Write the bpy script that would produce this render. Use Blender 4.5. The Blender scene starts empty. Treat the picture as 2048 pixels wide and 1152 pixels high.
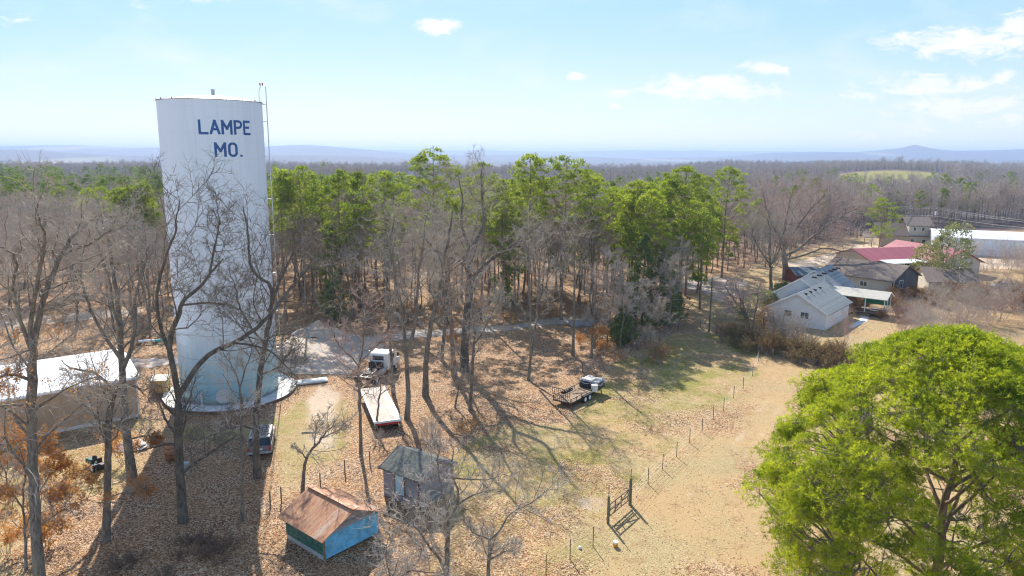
import bpy, bmesh, math, random
import numpy as np
from mathutils import Vector, Matrix
R_ = math.radians
C = bpy.context.scene.collection
SC = bpy.context.scene
random.seed(7)
RNG = np.random.default_rng(11)

# ------------------------------------------------------------------ camera
CAM_H = 25.0
F_PX = 1424.0
PITCH = 10.78
cam_d = bpy.data.cameras.new('camera')
cam_d.sensor_width = 36.0
cam_d.lens = 36.0 * F_PX / 2048.0
cam_d.clip_start = 0.5
cam_d.clip_end = 40000
cam = bpy.data.objects.new('camera', cam_d)
C.objects.link(cam)
CM = Matrix.Rotation(R_(90 - PITCH), 4, 'X') @ Matrix.Rotation(R_(0.30), 4, 'Z')
CM.translation = (0, 0, CAM_H)
cam.matrix_world = CM
SC.camera = cam

# ------------------------------------------------------------------ light
SUN_EL, SUN_AZ = 37.0, -15.5          # azimuth measured from +Y towards +X
sd = bpy.data.lights.new('sun', 'SUN')
sd.energy = 5.0
sd.angle = R_(0.5)
sd.color = (1.0, 0.94, 0.85)
sun = bpy.data.objects.new('sun', sd)
C.objects.link(sun)
SDIR = Vector((math.sin(R_(SUN_AZ)) * math.cos(R_(SUN_EL)), math.cos(R_(SUN_AZ)) * math.cos(R_(SUN_EL)), math.sin(R_(SUN_EL))))
sun.rotation_euler = SDIR.to_track_quat('Z', 'Y').to_euler()
SC.view_settings.view_transform = 'Standard'
SC.view_settings.look = 'None'
SC.view_settings.exposure = 0.83
SC.view_settings.gamma = 1.0
SC.render.engine = 'CYCLES'
SC.cycles.filter_width = 1.15
SC.cycles.use_denoising = True
SC.cycles.denoiser = 'OPENIMAGEDENOISE'
SC.cycles.denoising_prefilter = 'ACCURATE'
SC.cycles.denoising_input_passes = 'RGB_ALBEDO_NORMAL'


class NT:
    """small helper for node trees"""
    def __init__(self, tree):
        self.t = tree
        self.n = tree.nodes
        self.l = tree.links

    def add(self, typ, **kw):
        nd = self.n.new(typ)
        for k, v in kw.items():
            setattr(nd, k, v)
        return nd

    def put(self, sock, v):
        if hasattr(v, 'is_output'):
            self.l.new(v, sock)
        elif isinstance(v, (tuple, list)) and len(v) == 3 and sock.type == 'RGBA':
            sock.default_value = (*v, 1)
        else:
            sock.default_value = v

    def math(self, op, a, b=None, clamp=False):
        nd = self.add('ShaderNodeMath', operation=op, use_clamp=clamp)
        self.put(nd.inputs[0], a)
        if b is not None:
            self.put(nd.inputs[1], b)
        return nd.outputs[0]

    def noise(self, vec, scale, detail=3, rough=0.5, dist=0.0, col=False):
        nd = self.add('ShaderNodeTexNoise')
        if vec is not None:
            self.l.new(vec, nd.inputs['Vector'])
        nd.inputs['Scale'].default_value = scale
        nd.inputs['Detail'].default_value = detail
        nd.inputs['Roughness'].default_value = rough
        nd.inputs['Distortion'].default_value = dist
        return nd.outputs['Color' if col else 'Fac']

    def ramp(self, fac, stops, interp='LINEAR'):
        nd = self.add('ShaderNodeValToRGB')
        nd.color_ramp.interpolation = interp
        e = nd.color_ramp.elements
        while len(e) < len(stops):
            e.new(0.5)
        for el, (p, c) in zip(e, stops):
            el.position = p
            el.color = (*c, 1) if len(c) == 3 else c
        self.l.new(fac, nd.inputs[0])
        return nd.outputs[0]

    def mix(self, fac, a, b, blend='MIX'):
        nd = self.add('ShaderNodeMix', data_type='RGBA', blend_type=blend)
        self.put(nd.inputs[0], fac)
        self.put(nd.inputs[6], a)
        self.put(nd.inputs[7], b)
        return nd.outputs[2]

    def maprange(self, v, a, b, c=0.0, d=1.0):
        nd = self.add('ShaderNodeMapRange')
        nd.interpolation_type = 'SMOOTHSTEP'
        self.put(nd.inputs[0], v)
        for i, x in enumerate((a, b, c, d)):
            nd.inputs[i + 1].default_value = x
        return nd.outputs[0]

    def mapping(self, vec, scale=(1, 1, 1), rot=(0, 0, 0)):
        nd = self.add('ShaderNodeMapping')
        self.l.new(vec, nd.inputs[0])
        nd.inputs['Scale'].default_value = scale
        nd.inputs['Rotation'].default_value = rot
        return nd.outputs[0]


# ------------------------------------------------------------------ sky
W = bpy.data.worlds.new('World')
SC.world = W
W.use_nodes = True
wt = NT(W.node_tree)
W.node_tree.nodes.clear()
wo = wt.add('ShaderNodeOutputWorld')
bg = wt.add('ShaderNodeBackground')
sky = wt.add('ShaderNodeTexSky', sky_type='NISHITA')
sky.sun_disc = False
sky.sun_elevation = R_(SUN_EL)
sky.sun_rotation = R_(SUN_AZ)
sky.altitude = 300
sky.air_density = 1.0
sky.dust_density = 0.4
sky.ozone_density = 2.0
tc = wt.add('ShaderNodeTexCoord')
sx = wt.add('ShaderNodeSeparateXYZ')
wt.l.new(tc.outputs['Generated'], sx.inputs[0])
yy = wt.math('MAXIMUM', sx.outputs[1], 0.05)
cu = wt.math('DIVIDE', sx.outputs[0], yy)
cv = wt.math('DIVIDE', sx.outputs[2], yy)
cmb = wt.add('ShaderNodeCombineXYZ')
wt.l.new(cu, cmb.inputs[0]); wt.l.new(cv, cmb.inputs[1])
cvec = wt.mapping(cmb.outputs[0], (1, 2.6, 1))
n1 = wt.noise(cvec, 26, 8, 0.66, 0.5)
n2 = wt.noise(cvec, 5, 5, 0.6, 0.3)


def dir_uv(px, py):
    d = CM.to_3x3() @ Vector(((px - 1024) / F_PX, (576 - py) / F_PX, -1))
    return d.x / d.y, d.z / d.y


# pixel centre, half width, half height, strength : where the photograph's clouds stand in the sky
clouds = [(877, 54, 44, 16, 1.25), (1930, 85, 170, 34, 0.95), (2040, 60, 90, 40, 0.8), (1425, 175, 150, 28, 1.0), (1530, 138, 60, 17, 0.8),
          (1150, 153, 22, 9, 1.1), (1228, 186, 42, 12, 0.8), (1150, 210, 30, 6, 0.6), (1870, 172, 130, 26, 0.95), (1725, 188, 46, 16, 0.8),
          (2005, 153, 26, 13, 1.0), (1950, 215, 230, 45, 0.7), (1310, 252, 40, 14, 0.7), (285, 12, 55, 12, 0.6), (25, 38, 50, 14, 0.55),
          (410, -2, 60, 8, 0.6), (1230, 212, 18, 8, 0.7), (1800, 262, 260, 26, 0.45)]
acc = None
for (px, py, hw, hh, s) in clouds:
    u0, v0 = dir_uv(px, py)
    a = wt.math('MULTIPLY', wt.math('SUBTRACT', cu, u0), F_PX / hw)
    b = wt.math('MULTIPLY', wt.math('SUBTRACT', cv, v0), F_PX / hh)
    r2 = wt.math('ADD', wt.math('MULTIPLY', a, a), wt.math('MULTIPLY', b, b))
    e = wt.math('MULTIPLY', wt.math('POWER', 2.718, wt.math('MULTIPLY', r2, -1.0)), s)
    acc = e if acc is None else wt.math('MAXIMUM', acc, e)
cf = wt.math('ADD', wt.math('MULTIPLY', acc, 1.0), wt.math('MULTIPLY', wt.math('SUBTRACT', n1, 0.5), 2.3))
cf = wt.math('MULTIPLY', wt.maprange(cf, 0.25, 0.95), wt.maprange(acc, 0.03, 0.35))
wisp = wt.math('MULTIPLY', wt.maprange(n2, 0.46, 0.80), 0.45)
cf = wt.math('MAXIMUM', cf, wisp)
# hazy low sky held down by a gradient; the brighter dome above adds fill
grad = wt.mix(wt.maprange(cv, 0.0, 0.20), (2.85, 3.2, 3.6), (1.62, 2.62, 4.05))
elev = wt.maprange(cv, 0.20, 0.75, 0.88, 0.0)
pale = wt.mix(elev, sky.outputs[0], grad)
skyc = wt.mix(cf, pale, (3.95, 4.0, 4.1))
wt.l.new(skyc, bg.inputs[0])
bg.inputs[1].default_value = 0.15
wt.l.new(bg.outputs[0], wo.inputs[0])


# ------------------------------------------------------------------ projection helpers: photograph measurements -> places on the ground
CR = CM.to_3x3()


def ray(px, py):
    return CR @ Vector(((px - 1024) / F_PX, (576 - py) / F_PX, -1))


def G(px, py, z=0.0):
    d = ray(px, py)
    t = (z - CAM_H) / d.z
    return Vector((d.x * t, d.y * t, z))


def AT(px, py, Y):
    d = ray(px, py)
    t = Y / d.y
    return Vector((d.x * t, Y, CAM_H + d.z * t))


def mpp(px, py, Y):
    """metres per photograph pixel at distance Y"""
    return Y / ray(px, py).y / F_PX


# ------------------------------------------------------------------ object helpers
def tag(o, label=None, cat=None, group=None, kind=None):
    if label: o['label'] = label
    if cat: o['category'] = cat
    if group: o['group'] = group
    if kind: o['kind'] = kind
    return o


def empty(name, loc, rz=0.0, label=None, cat=None, group=None):
    o = bpy.data.objects.new(name, None)
    o.empty_display_size = 0.3
    C.objects.link(o)
    o.location = loc
    o.rotation_euler = (0, 0, rz)
    return tag(o, label, cat, group)


def mesh_np(name, V, faces, mat=None, parent=None, smooth=False, attrs=None, mi=None):
    """faces: list of int arrays (n,3) or (n,4)"""
    me = bpy.data.meshes.new(name)
    V = np.asarray(V, dtype=np.float32)
    me.vertices.add(len(V))
    me.vertices.foreach_set('co', V.ravel())
    ls, lt, idx, off = [], [], [], 0
    for f in faces:
        if len(f) == 0: continue
        k = f.shape[1]
        ls.append(off + np.arange(len(f)) * k)
        idx.append(f.ravel())
        off += f.size
    idx = np.concatenate(idx).astype(np.int32)
    ls = np.concatenate(ls).astype(np.int32)
    me.loops.add(len(idx))
    me.loops.foreach_set('vertex_index', idx)
    me.polygons.add(len(ls))
    me.polygons.foreach_set('loop_start', ls)
    if mat is not None:
        for m in (mat if isinstance(mat, (list, tuple)) else [mat]):
            me.materials.append(m)
    if mi is not None:
        me.polygons.foreach_set('material_index', np.asarray(mi, dtype=np.int32))
    me.polygons.foreach_set('use_smooth', np.full(len(ls), bool(smooth)))
    if attrs:
        for k, a in attrs.items():
            at = me.attributes.new(k, 'FLOAT', 'POINT')
            at.data.foreach_set('value', np.asarray(a, dtype=np.float32))
    me.update(calc_edges=True)
    me.validate()
    o = bpy.data.objects.new(name, me)
    C.objects.link(o)
    if parent is not None: o.parent = parent
    return o


class MB:
    """mesh builder: boxes, cylinders, bars, prisms -> one mesh object"""
    def __init__(self):
        self.bm = bmesh.new()

    def box(self, c, s, rz=0.0, bev=0.0, M=None):
        b2 = bmesh.new()
        bmesh.ops.create_cube(b2, size=1)
        bmesh.ops.scale(b2, vec=s, verts=b2.verts)
        if bev > 0:
            bmesh.ops.bevel(b2, geom=b2.edges[:], offset=bev, segments=2, affect='EDGES', profile=0.5)
        bmesh.ops.rotate(b2, cent=(0, 0, 0), matrix=Matrix.Rotation(rz, 3, 'Z'), verts=b2.verts)
        bmesh.ops.translate(b2, vec=c, verts=b2.verts)
        if M is not None: b2.transform(M)
        self._merge(b2)
        return self

    def _merge(self, b2):
        me = bpy.data.meshes.new('tmp')
        b2.to_mesh(me); b2.free()
        self.bm.from_mesh(me)
        bpy.data.meshes.remove(me)

    def cyl(self, p0, p1, r0, r1=None, seg=12, caps=True):
        r1 = r0 if r1 is None else r1
        p0, p1 = Vector(p0), Vector(p1)
        d = p1 - p0
        b2 = bmesh.new()
        bmesh.ops.create_cone(b2, cap_ends=caps, cap_tris=False, segments=seg, radius1=r0, radius2=r1, depth=d.length)
        q = d.to_track_quat('Z', 'Y').to_matrix().to_4x4()
        q.translation = (p0 + p1) / 2
        b2.transform(q)
        self._merge(b2)
        return self

    def bar(self, p0, p1, w, h=None):
        h = h or w
        p0, p1 = Vector(p0), Vector(p1)
        d = p1 - p0
        b2 = bmesh.new()
        bmesh.ops.create_cube(b2, size=1)
        bmesh.ops.scale(b2, vec=(w, h, d.length), verts=b2.verts)
        q = d.to_track_quat('Z', 'Y').to_matrix().to_4x4()
        q.translation = (p0 + p1) / 2
        b2.transform(q)
        self._merge(b2)
        return self

    def sphere(self, c, r, s=(1, 1, 1), seg=14):
        b2 = bmesh.new()
        bmesh.ops.create_uvsphere(b2, u_segments=seg, v_segments=seg // 2 + 2, radius=r)
        bmesh.ops.scale(b2, vec=s, verts=b2.verts)
        bmesh.ops.translate(b2, vec=c, verts=b2.verts)
        self._merge(b2)
        return self

    def poly(self, pts, faces):
        vs = [self.bm.verts.new(p) for p in pts]
        for f in faces:
            self.bm.faces.new([vs[i] for i in f])
        return self

    def prism(self, prof, y0, y1):
        """profile in the x-z plane, pushed along y"""
        n = len(prof)
        pts = [(x, y0, z) for x, z in prof] + [(x, y1, z) for x, z in prof]
        fc = [list(range(n))[::-1], list(range(n, 2 * n))] + [[i, (i + 1) % n, n + (i + 1) % n, n + i] for i in range(n)]
        return self.poly(pts, fc)

    def build(self, name, mat, parent=None, smooth=False, bevel=0.0):
        bmesh.ops.recalc_face_normals(self.bm, faces=self.bm.faces)
        if bevel > 0:
            bmesh.ops.bevel(self.bm, geom=self.bm.edges[:], offset=bevel, segments=2, affect='EDGES', profile=0.6, clamp_overlap=True)
        me = bpy.data.meshes.new(name)
        self.bm.to_mesh(me)
        self.bm.free()
        if mat: me.materials.append(mat)
        for p in me.polygons: p.use_smooth = smooth
        o = bpy.data.objects.new(name, me)
        C.objects.link(o)
        if parent is not None: o.parent = parent
        return o


# ------------------------------------------------------------------ materials
def newmat(name):
    m = bpy.data.materials.new(name)
    m.use_nodes = True
    t = NT(m.node_tree)
    b = m.node_tree.nodes['Principled BSDF']
    return m, t, b


def plain(name, col, rough=0.7, metal=0.0, var=0.25, scale=3.0, bump=0.0, bscale=20.0, dirt=None, dirt_amt=0.4, stretch=None):
    """painted or weathered surface: a colour broken up by two noises, optional dirt and bump"""
    m, t, b = newmat(name)
    tcn = t.add('ShaderNodeTexCoord')
    v = tcn.outputs['Object']
    if stretch: v = t.mapping(v, stretch)
    n = t.noise(v, scale, 5, 0.65)
    k = t.ramp(n, [(0.3, tuple(c * (1 - var) for c in col)), (0.7, tuple(min(1, c * (1 + var)) for c in col))])
    if dirt:
        n2 = t.noise(v, scale * 2.7, 6, 0.7, 0.6)
        k = t.mix(t.math('MULTIPLY', t.maprange(n2, 0.48, 0.72), dirt_amt), k, dirt)
    t.l.new(k, b.inputs['Base Color'])
    b.inputs['Roughness'].default_value = rough
    b.inputs['Metallic'].default_value = metal
    if bump:
        bn = t.add('ShaderNodeBump')
        bn.inputs['Strength'].default_value = bump
        bn.inputs['Distance'].default_value = 0.02
        t.l.new(t.noise(v, bscale, 4, 0.6), bn.inputs['Height'])
        t.l.new(bn.outputs[0], b.inputs['Normal'])
    return m


def ridged(name, colA, colB, axis='X', pitch=0.25, rough=0.5, metal=0.0, depth=0.03, dirt=None, dirt_amt=0.5, var=0.15, dirt_stretch=(1, 1, 1)):
    """boards, siding or corrugated sheet: bands along an axis with real bump and slightly different boards"""
    m, t, b = newmat(name)
    tcn = t.add('ShaderNodeTexCoord')
    v = tcn.outputs['Object']
    s = t.add('ShaderNodeSeparateXYZ')
    t.l.new(v, s.inputs[0])
    a = t.math('DIVIDE', s.outputs['XYZ'.index(axis)], pitch)
    fl = t.math('FLOOR', a)
    fr = t.math('FRACT', a)
    wn = t.add('ShaderNodeTexWhiteNoise', noise_dimensions='1D')
    t.l.new(fl, wn.inputs['W'])
    base = t.mix(wn.outputs['Value'], colA, colB)
    n = t.noise(t.mapping(v, dirt_stretch), 2.5, 6, 0.65, 0.4)
    base = t.mix(t.math('MULTIPLY', t.math('ABSOLUTE', t.math('SUBTRACT', n, 0.5)), 2 * var), base, (0.02, 0.02, 0.02))
    if dirt:
        n2 = t.noise(t.mapping(v, dirt_stretch), 1.7, 7, 0.7, 0.8)
        base = t.mix(t.math('MULTIPLY', t.maprange(n2, 0.42, 0.66), dirt_amt), base, dirt)
    t.l.new(base, b.inputs['Base Color'])
    b.inputs['Roughness'].default_value = rough
    b.inputs['Metallic'].default_value = metal
    edge = t.math('LESS_THAN', fr, 0.14)
    bn = t.add('ShaderNodeBump')
    bn.inputs['Strength'].default_value = 1.0
    bn.inputs['Distance'].default_value = depth
    t.l.new(t.math('ADD', t.math('MULTIPLY', edge, -1.0), t.math('MULTIPLY', n, 0.2)), bn.inputs['Height'])
    t.l.new(bn.outputs[0], b.inputs['Normal'])
    return m


def bark(name, c0, c1, scale=3.0):
    m, t, b = newmat(name)
    g = t.add('ShaderNodeNewGeometry')
    v = t.mapping(g.outputs['Position'], (1, 1, 0.25))
    n = t.noise(v, scale * 2.2, 5, 0.7, 0.5)
    n2 = t.noise(g.outputs['Position'], scale * 0.35, 3, 0.5)
    k = t.ramp(n, [(0.32, c0), (0.66, c1)])
    k = t.mix(t.maprange(n2, 0.45, 0.7, 0, 0.45), k, tuple(x * 1.25 for x in (c1[0] * 0.95, c1[1] * 1.05, c1[2])))
    t.l.new(k, b.inputs['Base Color'])
    b.inputs['Roughness'].default_value = 0.9
    bn = t.add('ShaderNodeBump')
    bn.inputs['Strength'].default_value = 0.7
    bn.inputs['Distance'].default_value = 0.03
    t.l.new(n, bn.inputs['Height'])
    t.l.new(bn.outputs[0], b.inputs['Normal'])
    return m


def leafy(name, c0, c1, trans=0.45, scale=0.8, rnd=True, rough=0.6):
    """foliage: two-tone by position, lets sunlight through"""
    m, t, b = newmat(name)
    g = t.add('ShaderNodeNewGeometry')
    n = t.noise(g.outputs['Position'], scale, 4, 0.6)
    f = t.maprange(n, 0.3, 0.7)
    if rnd:
        oi = t.add('ShaderNodeObjectInfo')
        f = t.math('ADD', t.math('MULTIPLY', f, 0.6), t.math('MULTIPLY', oi.outputs['Random'], 0.4))
    at = t.add('ShaderNodeAttribute', attribute_name='tone')
    f = t.math('ADD', t.math('MULTIPLY', f, 0.6), t.math('MULTIPLY', at.outputs['Fac'], 0.4))
    k = t.mix(f, c0, c1)
    t.l.new(k, b.inputs['Base Color'])
    b.inputs['Roughness'].default_value = rough
    b.inputs['Specular IOR Level'].default_value = 0.25
    tr = t.add('ShaderNodeBsdfTranslucent')
    t.l.new(k, tr.inputs[0])
    mx = t.add('ShaderNodeMixShader')
    mx.inputs[0].default_value = trans
    t.l.new(b.outputs[0], mx.inputs[1])
    t.l.new(tr.outputs[0], mx.inputs[2])
    t.l.new(mx.outputs[0], t.n['Material Output'].inputs['Surface'])
    return m


M = {}
M['bark'] = bark('grey_brown_bark', (0.05, 0.041, 0.031), (0.26, 0.215, 0.165))
M['bark_dark'] = bark('dark_bark', (0.034, 0.028, 0.022), (0.17, 0.14, 0.11))
M['bark_pine'] = bark('pine_bark', (0.075, 0.05, 0.035), (0.31, 0.215, 0.155))
M['twig'] = plain('twigs', (0.42, 0.35, 0.275), 0.85, var=0.35, scale=0.6)
M['twig_far'] = plain('forest_twigs', (0.47, 0.385, 0.315), 0.85, var=0.3, scale=0.15)
M['twig_pale'] = plain('pale_twigs', (0.44, 0.38, 0.31), 0.85, var=0.3, scale=0.6)
M['twig_red'] = plain('reddish_twigs', (0.46, 0.33, 0.27), 0.85, var=0.3, scale=0.6)
M['bramble'] = plain('dark_brown_canes', (0.20, 0.13, 0.085), 0.9, var=0.4, scale=2)
M['pine'] = leafy('pine_needles', (0.085, 0.145, 0.018), (0.47, 0.54, 0.04), 0.54, 0.5)
M['pine_near'] = leafy('near_pine_needles', (0.09, 0.165, 0.012), (0.64, 0.68, 0.03), 0.54, 0.9, rnd=False)
M['cedar'] = leafy('cedar_foliage', (0.06, 0.10, 0.028), (0.22, 0.27, 0.06), 0.25, 0.7)
M['magnolia'] = leafy('glossy_leaves', (0.14, 0.17, 0.04), (0.46, 0.44, 0.16), 0.3, 0.8, rough=0.3)
M['dryleaf'] = leafy('dry_orange_leaves', (0.40, 0.155, 0.04), (0.70, 0.37, 0.10), 0.5, 1.5)
M['litterleaf'] = leafy('fallen_leaves', (0.12, 0.055, 0.026), (0.60, 0.42, 0.26), 0.15, 6.0, rnd=False)
M['drygrass'] = leafy('dry_stems', (0.20, 0.14, 0.06), (0.42, 0.30, 0.13), 0.3, 0.8)
M['orangebrush'] = leafy('orange_brush', (0.24, 0.12, 0.045), (0.46, 0.27, 0.12), 0.3, 0.6)

# ---- ground
def inpoly(X, Y, poly):
    ins = np.zeros(X.shape, bool)
    n = len(poly)
    j = n - 1
    for i in range(n):
        xi, yi = poly[i]; xj, yj = poly[j]
        c = ((yi > Y) != (yj > Y)) & (X < (xj - xi) * (Y - yi) / ((yj - yi) + 1e-12) + xi)
        ins ^= c
        j = i
    return ins


def pdist(X, Y, pts):
    d = np.full(X.shape, 1e9)
    for (a, b) in zip(pts[:-1], pts[1:]):
        ax, ay = a; bx, by = b
        vx, vy = bx - ax, by - ay
        t = np.clip(((X - ax) * vx + (Y - ay) * vy) / (vx * vx + vy * vy + 1e-9), 0, 1)
        d = np.minimum(d, np.hypot(X - ax - t * vx, Y - ay - t * vy))
    return d


def W2(pts):
    return [tuple(G(*p)[:2]) for p in pts]


def sm(x, a, b):
    t = np.clip((x - a) / (b - a), 0, 1)
    return t * t * (3 - 2 * t)


def vnoise(X, Y, s, seed=0):
    """cheap smooth value noise"""
    r = np.random.default_rng(seed)
    tab = r.random((256, 256))
    x = X / s + 1000; y = Y / s + 1000
    i = np.floor(x).astype(int); j = np.floor(y).astype(int)
    fx = x - i; fy = y - j
    fx = fx * fx * (3 - 2 * fx); fy = fy * fy * (3 - 2 * fy)
    a = tab[i % 256, j % 256]; b = tab[(i + 1) % 256, j % 256]
    c = tab[i % 256, (j + 1) % 256]; d = tab[(i + 1) % 256, (j + 1) % 256]
    return (a * (1 - fx) + b * fx) * (1 - fy) + (c * (1 - fx) + d * fx) * fy


PASTURE = W2([(1120, 1330), (1170, 1120), (1216, 1046), (1260, 1009), (1353, 914), (1467, 797), (1505, 740), (1560, 712), (1700, 735), (2300, 800), (2500, 1400)])
LAWN = W2([(820, 1330), (880, 1000), (900, 900), (1010, 840), (1130, 850), (1210, 730), (1300, 690), (1345, 665), (1430, 665), (1560, 712), (1467, 797), (1216, 1046), (1120, 1330)])
LAWN_LEFT = W2([(-200, 1000), (-200, 870), (60, 870), (290, 830), (330, 835), (300, 920), (260, 985), (120, 1000), (40, 1040)])
LAWN_LEFT2 = W2([(-300, 1330), (-200, 1060), (20, 1040), (70, 1152), (0, 1330)])
LAWN_TOWER = W2([(330, 840), (460, 860), (560, 830), (600, 780), (700, 790), (712, 850), (690, 930), (560, 1000), (540, 870), (330, 900)])
LAWN_YARD = W2([(1400, 675), (1375, 600), (1480, 540), (1600, 505), (1700, 470), (2400, 450), (2500, 800), (1700, 735), (1560, 712)])
DRIVE = [W2(p) for p in ([(-400, 735), (200, 730), (300, 725), (420, 718), (560, 715), (640, 700), (720, 680), (830, 668), (930, 662), (1030, 655), (1120, 640)],)]
DRIVE_W = 2.0
APRON = W2([(560, 690), (600, 655), (700, 668), (760, 672), (760, 690), (735, 720), (700, 745), (690, 770), (640, 780), (600, 765), (560, 745)])
LOOP = W2([(1362, 560), (1440, 553), (1500, 560), (1480, 585), (1440, 605), (1400, 585), (1365, 575)])
TRACK = W2([(1420, 600), (1412, 640), (1395, 700), (1350, 745), (1290, 800)])
RUTS = [W2([(1180, 1010), (1238, 1030), (1320, 1075), (1400, 1120), (1480, 1190)]), W2([(1290, 1010), (1400, 1000), (1480, 900), (1560, 790)]), W2([(1040, 905), (1120, 960), (1200, 1010)])]
BACKROAD = W2([(-200, 668), (0, 650), (120, 636), (240, 625)])
YARDROAD = W2([(1590, 530), (1640, 522), (1720, 500), (1800, 478), (2100, 470)])
LOT = W2([(1700, 515), (1700, 488), (1860, 500), (2300, 500), (2300, 545), (1900, 535), (1850, 520)])


def masks(X, Y):
    past = inpoly(X, Y, PASTURE).astype(float)
    lawn = (inpoly(X, Y, LAWN) | inpoly(X, Y, LAWN_LEFT) | inpoly(X, Y, LAWN_LEFT2) | inpoly(X, Y, LAWN_TOWER)).astype(float)
    yard = inpoly(X, Y, LAWN_YARD).astype(float)
    nb = vnoise(X, Y, 5.0, 3) * 0.6 + vnoise(X, Y, 1.7, 4) * 0.4
    dd = pdist(X, Y, DRIVE[0]) - DRIVE_W - (nb - 0.5) * 1.6
    grav = 1 - sm(dd, -0.4, 0.6)
    grav = np.maximum(grav, inpoly(X, Y, APRON))
    grav = np.maximum(grav, inpoly(X, Y, LOOP))
    sand = 1 - sm(pdist(X, Y, BACKROAD) - 3.0, -0.8, 1.2)
    sand = np.maximum(sand, (1 - sm(np.abs(pdist(X, Y, TRACK) - 0.85) - 0.25, 0, 0.5)) * 0.5 * (0.4 + nb))
    sand = np.maximum(sand, 0.80 * (1 - sm(pdist(X, Y, W2([(655, 770), (648, 800), (640, 860), (625, 900)])) - 0.2, 0, 3.6)) * (0.1 + 1.4 * nb))
    for rut in RUTS: sand = np.maximum(sand, 0.62 * (1 - sm(np.abs(pdist(X, Y, rut) - 0.8) - 0.2, 0, 0.5)) * (0.4 + nb))
    sand = np.maximum(sand, 1 - sm(pdist(X, Y, YARDROAD) - 3.0, -0.5, 1))
    sand = np.maximum(sand, inpoly(X, Y, LOT))
    pl_ = sm(vnoise(X, Y, 6.5, 91) * 0.65 + vnoise(X, Y, 2.2, 92) * 0.35, 0.50, 0.68)
    leaf = np.clip(1 - past * (0.88 - 0.62 * pl_) - lawn * (0.86 - 0.50 * pl_) - yard * 0.75, 0, 1)
    green = np.clip(lawn * 0.72 + yard * 0.35 + past * 0.16, 0, 1) * (0.45 + 1.1 * nb)
    return leaf, green, grav, sand


def blur(a, n=2):
    for _ in range(n):
        a = np.pad(a, 1, mode='edge')
        a = (a[:-2, 1:-1] + a[2:, 1:-1] + a[1:-1, :-2] + a[1:-1, 2:] + 2 * a[1:-1, 1:-1]) / 6
    return a


def terrain(X, Y):
    """nearly level plateau, then a valley and the far ridges"""
    z = (vnoise(X, Y, 9, 8) - 0.5) * 0.10
    fall = sm(Y, 900, 1900) * -62.0
    z = z + fall
    z = z + (vnoise(X, Y, 420, 21) - 0.5) * 22 * sm(Y, 700, 1500)
    az = X / np.maximum(Y, 1.0)

    def bump(a, c, w):
        return np.exp(-((a - c) / w) ** 2)
    # wooded knoll with a mown field on the right
    z = z + 9 * np.exp(-((Y - 780) / 170) ** 2) * bump(az, 0.53, 0.10)
    z = z + 52 * np.exp(-((Y - 1700) / 380) ** 2) * sm(az, 0.10, 0.30)
    z = z + 22 * np.exp(-((Y - 2100) / 380) ** 2) * bump(az, -0.10, 0.22)
    # near blue ridges
    r = (vnoise(X, Y * 0 + 5, 900, 31) - 0.5)
    z = z + (84 + 46 * r) * np.exp(-((Y - 4300) / 900) ** 2) * (0.62 * bump(az, -0.28, 0.16) + 0.60 * bump(az, -0.75, 0.25) + 0.35)
    r2 = (vnoise(X, Y * 0 + 50, 1500, 41) - 0.5) + 0.5 * (vnoise(X, Y * 0 + 50, 420, 42) - 0.5)
    z = z + (112 + 62 * r2) * np.exp(-((Y - 7000) / 1300) ** 2) * (0.45 + 0.62 * sm(az, 0.20, 0.42) + 0.62 * sm(-az, 0.12, 0.3))
    z = z + 40 * np.exp(-((Y - 6900) / 420) ** 2) * np.exp(-(np.abs(az - 0.558) / 0.017) ** 1.5)
    z = z + (120 + 30 * r) * np.exp(-((Y - 11500) / 1500) ** 2)
    return z


def axis(lo, hi, step, far, growth):
    a = list(np.arange(lo, hi + 1e-6, step))
    s = step
    while a[-1] < far[1]:
        s *= growth; a.append(a[-1] + s)
    s = step
    pre = []
    x = lo
    while x > far[0]:
        s *= growth; x -= s; pre.append(x)
    return np.array(pre[::-1] + a)


xs = axis(-62, 108, 0.55, (-13000, 13000), 1.06)
ys = axis(24, 190, 0.55, (-60, 14000), 1.035)
GX, GY = np.meshgrid(xs, ys, indexing='ij')
GZ = terrain(GX, GY)
m_leaf, m_green, m_grav, m_sand = [blur(a, 2) for a in masks(GX, GY)]
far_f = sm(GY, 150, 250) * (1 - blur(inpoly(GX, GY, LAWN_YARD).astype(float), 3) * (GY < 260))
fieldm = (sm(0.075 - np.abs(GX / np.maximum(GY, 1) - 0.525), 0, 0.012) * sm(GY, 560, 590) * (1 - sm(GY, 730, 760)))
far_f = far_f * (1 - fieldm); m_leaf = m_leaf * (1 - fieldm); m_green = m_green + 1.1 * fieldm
nx, ny = len(xs), len(ys)
ii = np.arange(nx * ny).reshape(nx, ny)
quads = np.stack([ii[:-1, :-1], ii[1:, :-1], ii[1:, 1:], ii[:-1, 1:]], -1).reshape(-1, 4)

gm, t, b = newmat('leafy_ground')
g = t.add('ShaderNodeNewGeometry')
pos = g.outputs['Position']


def attr(n):
    return t.add('ShaderNodeAttribute', attribute_name=n).outputs['Fac']


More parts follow.
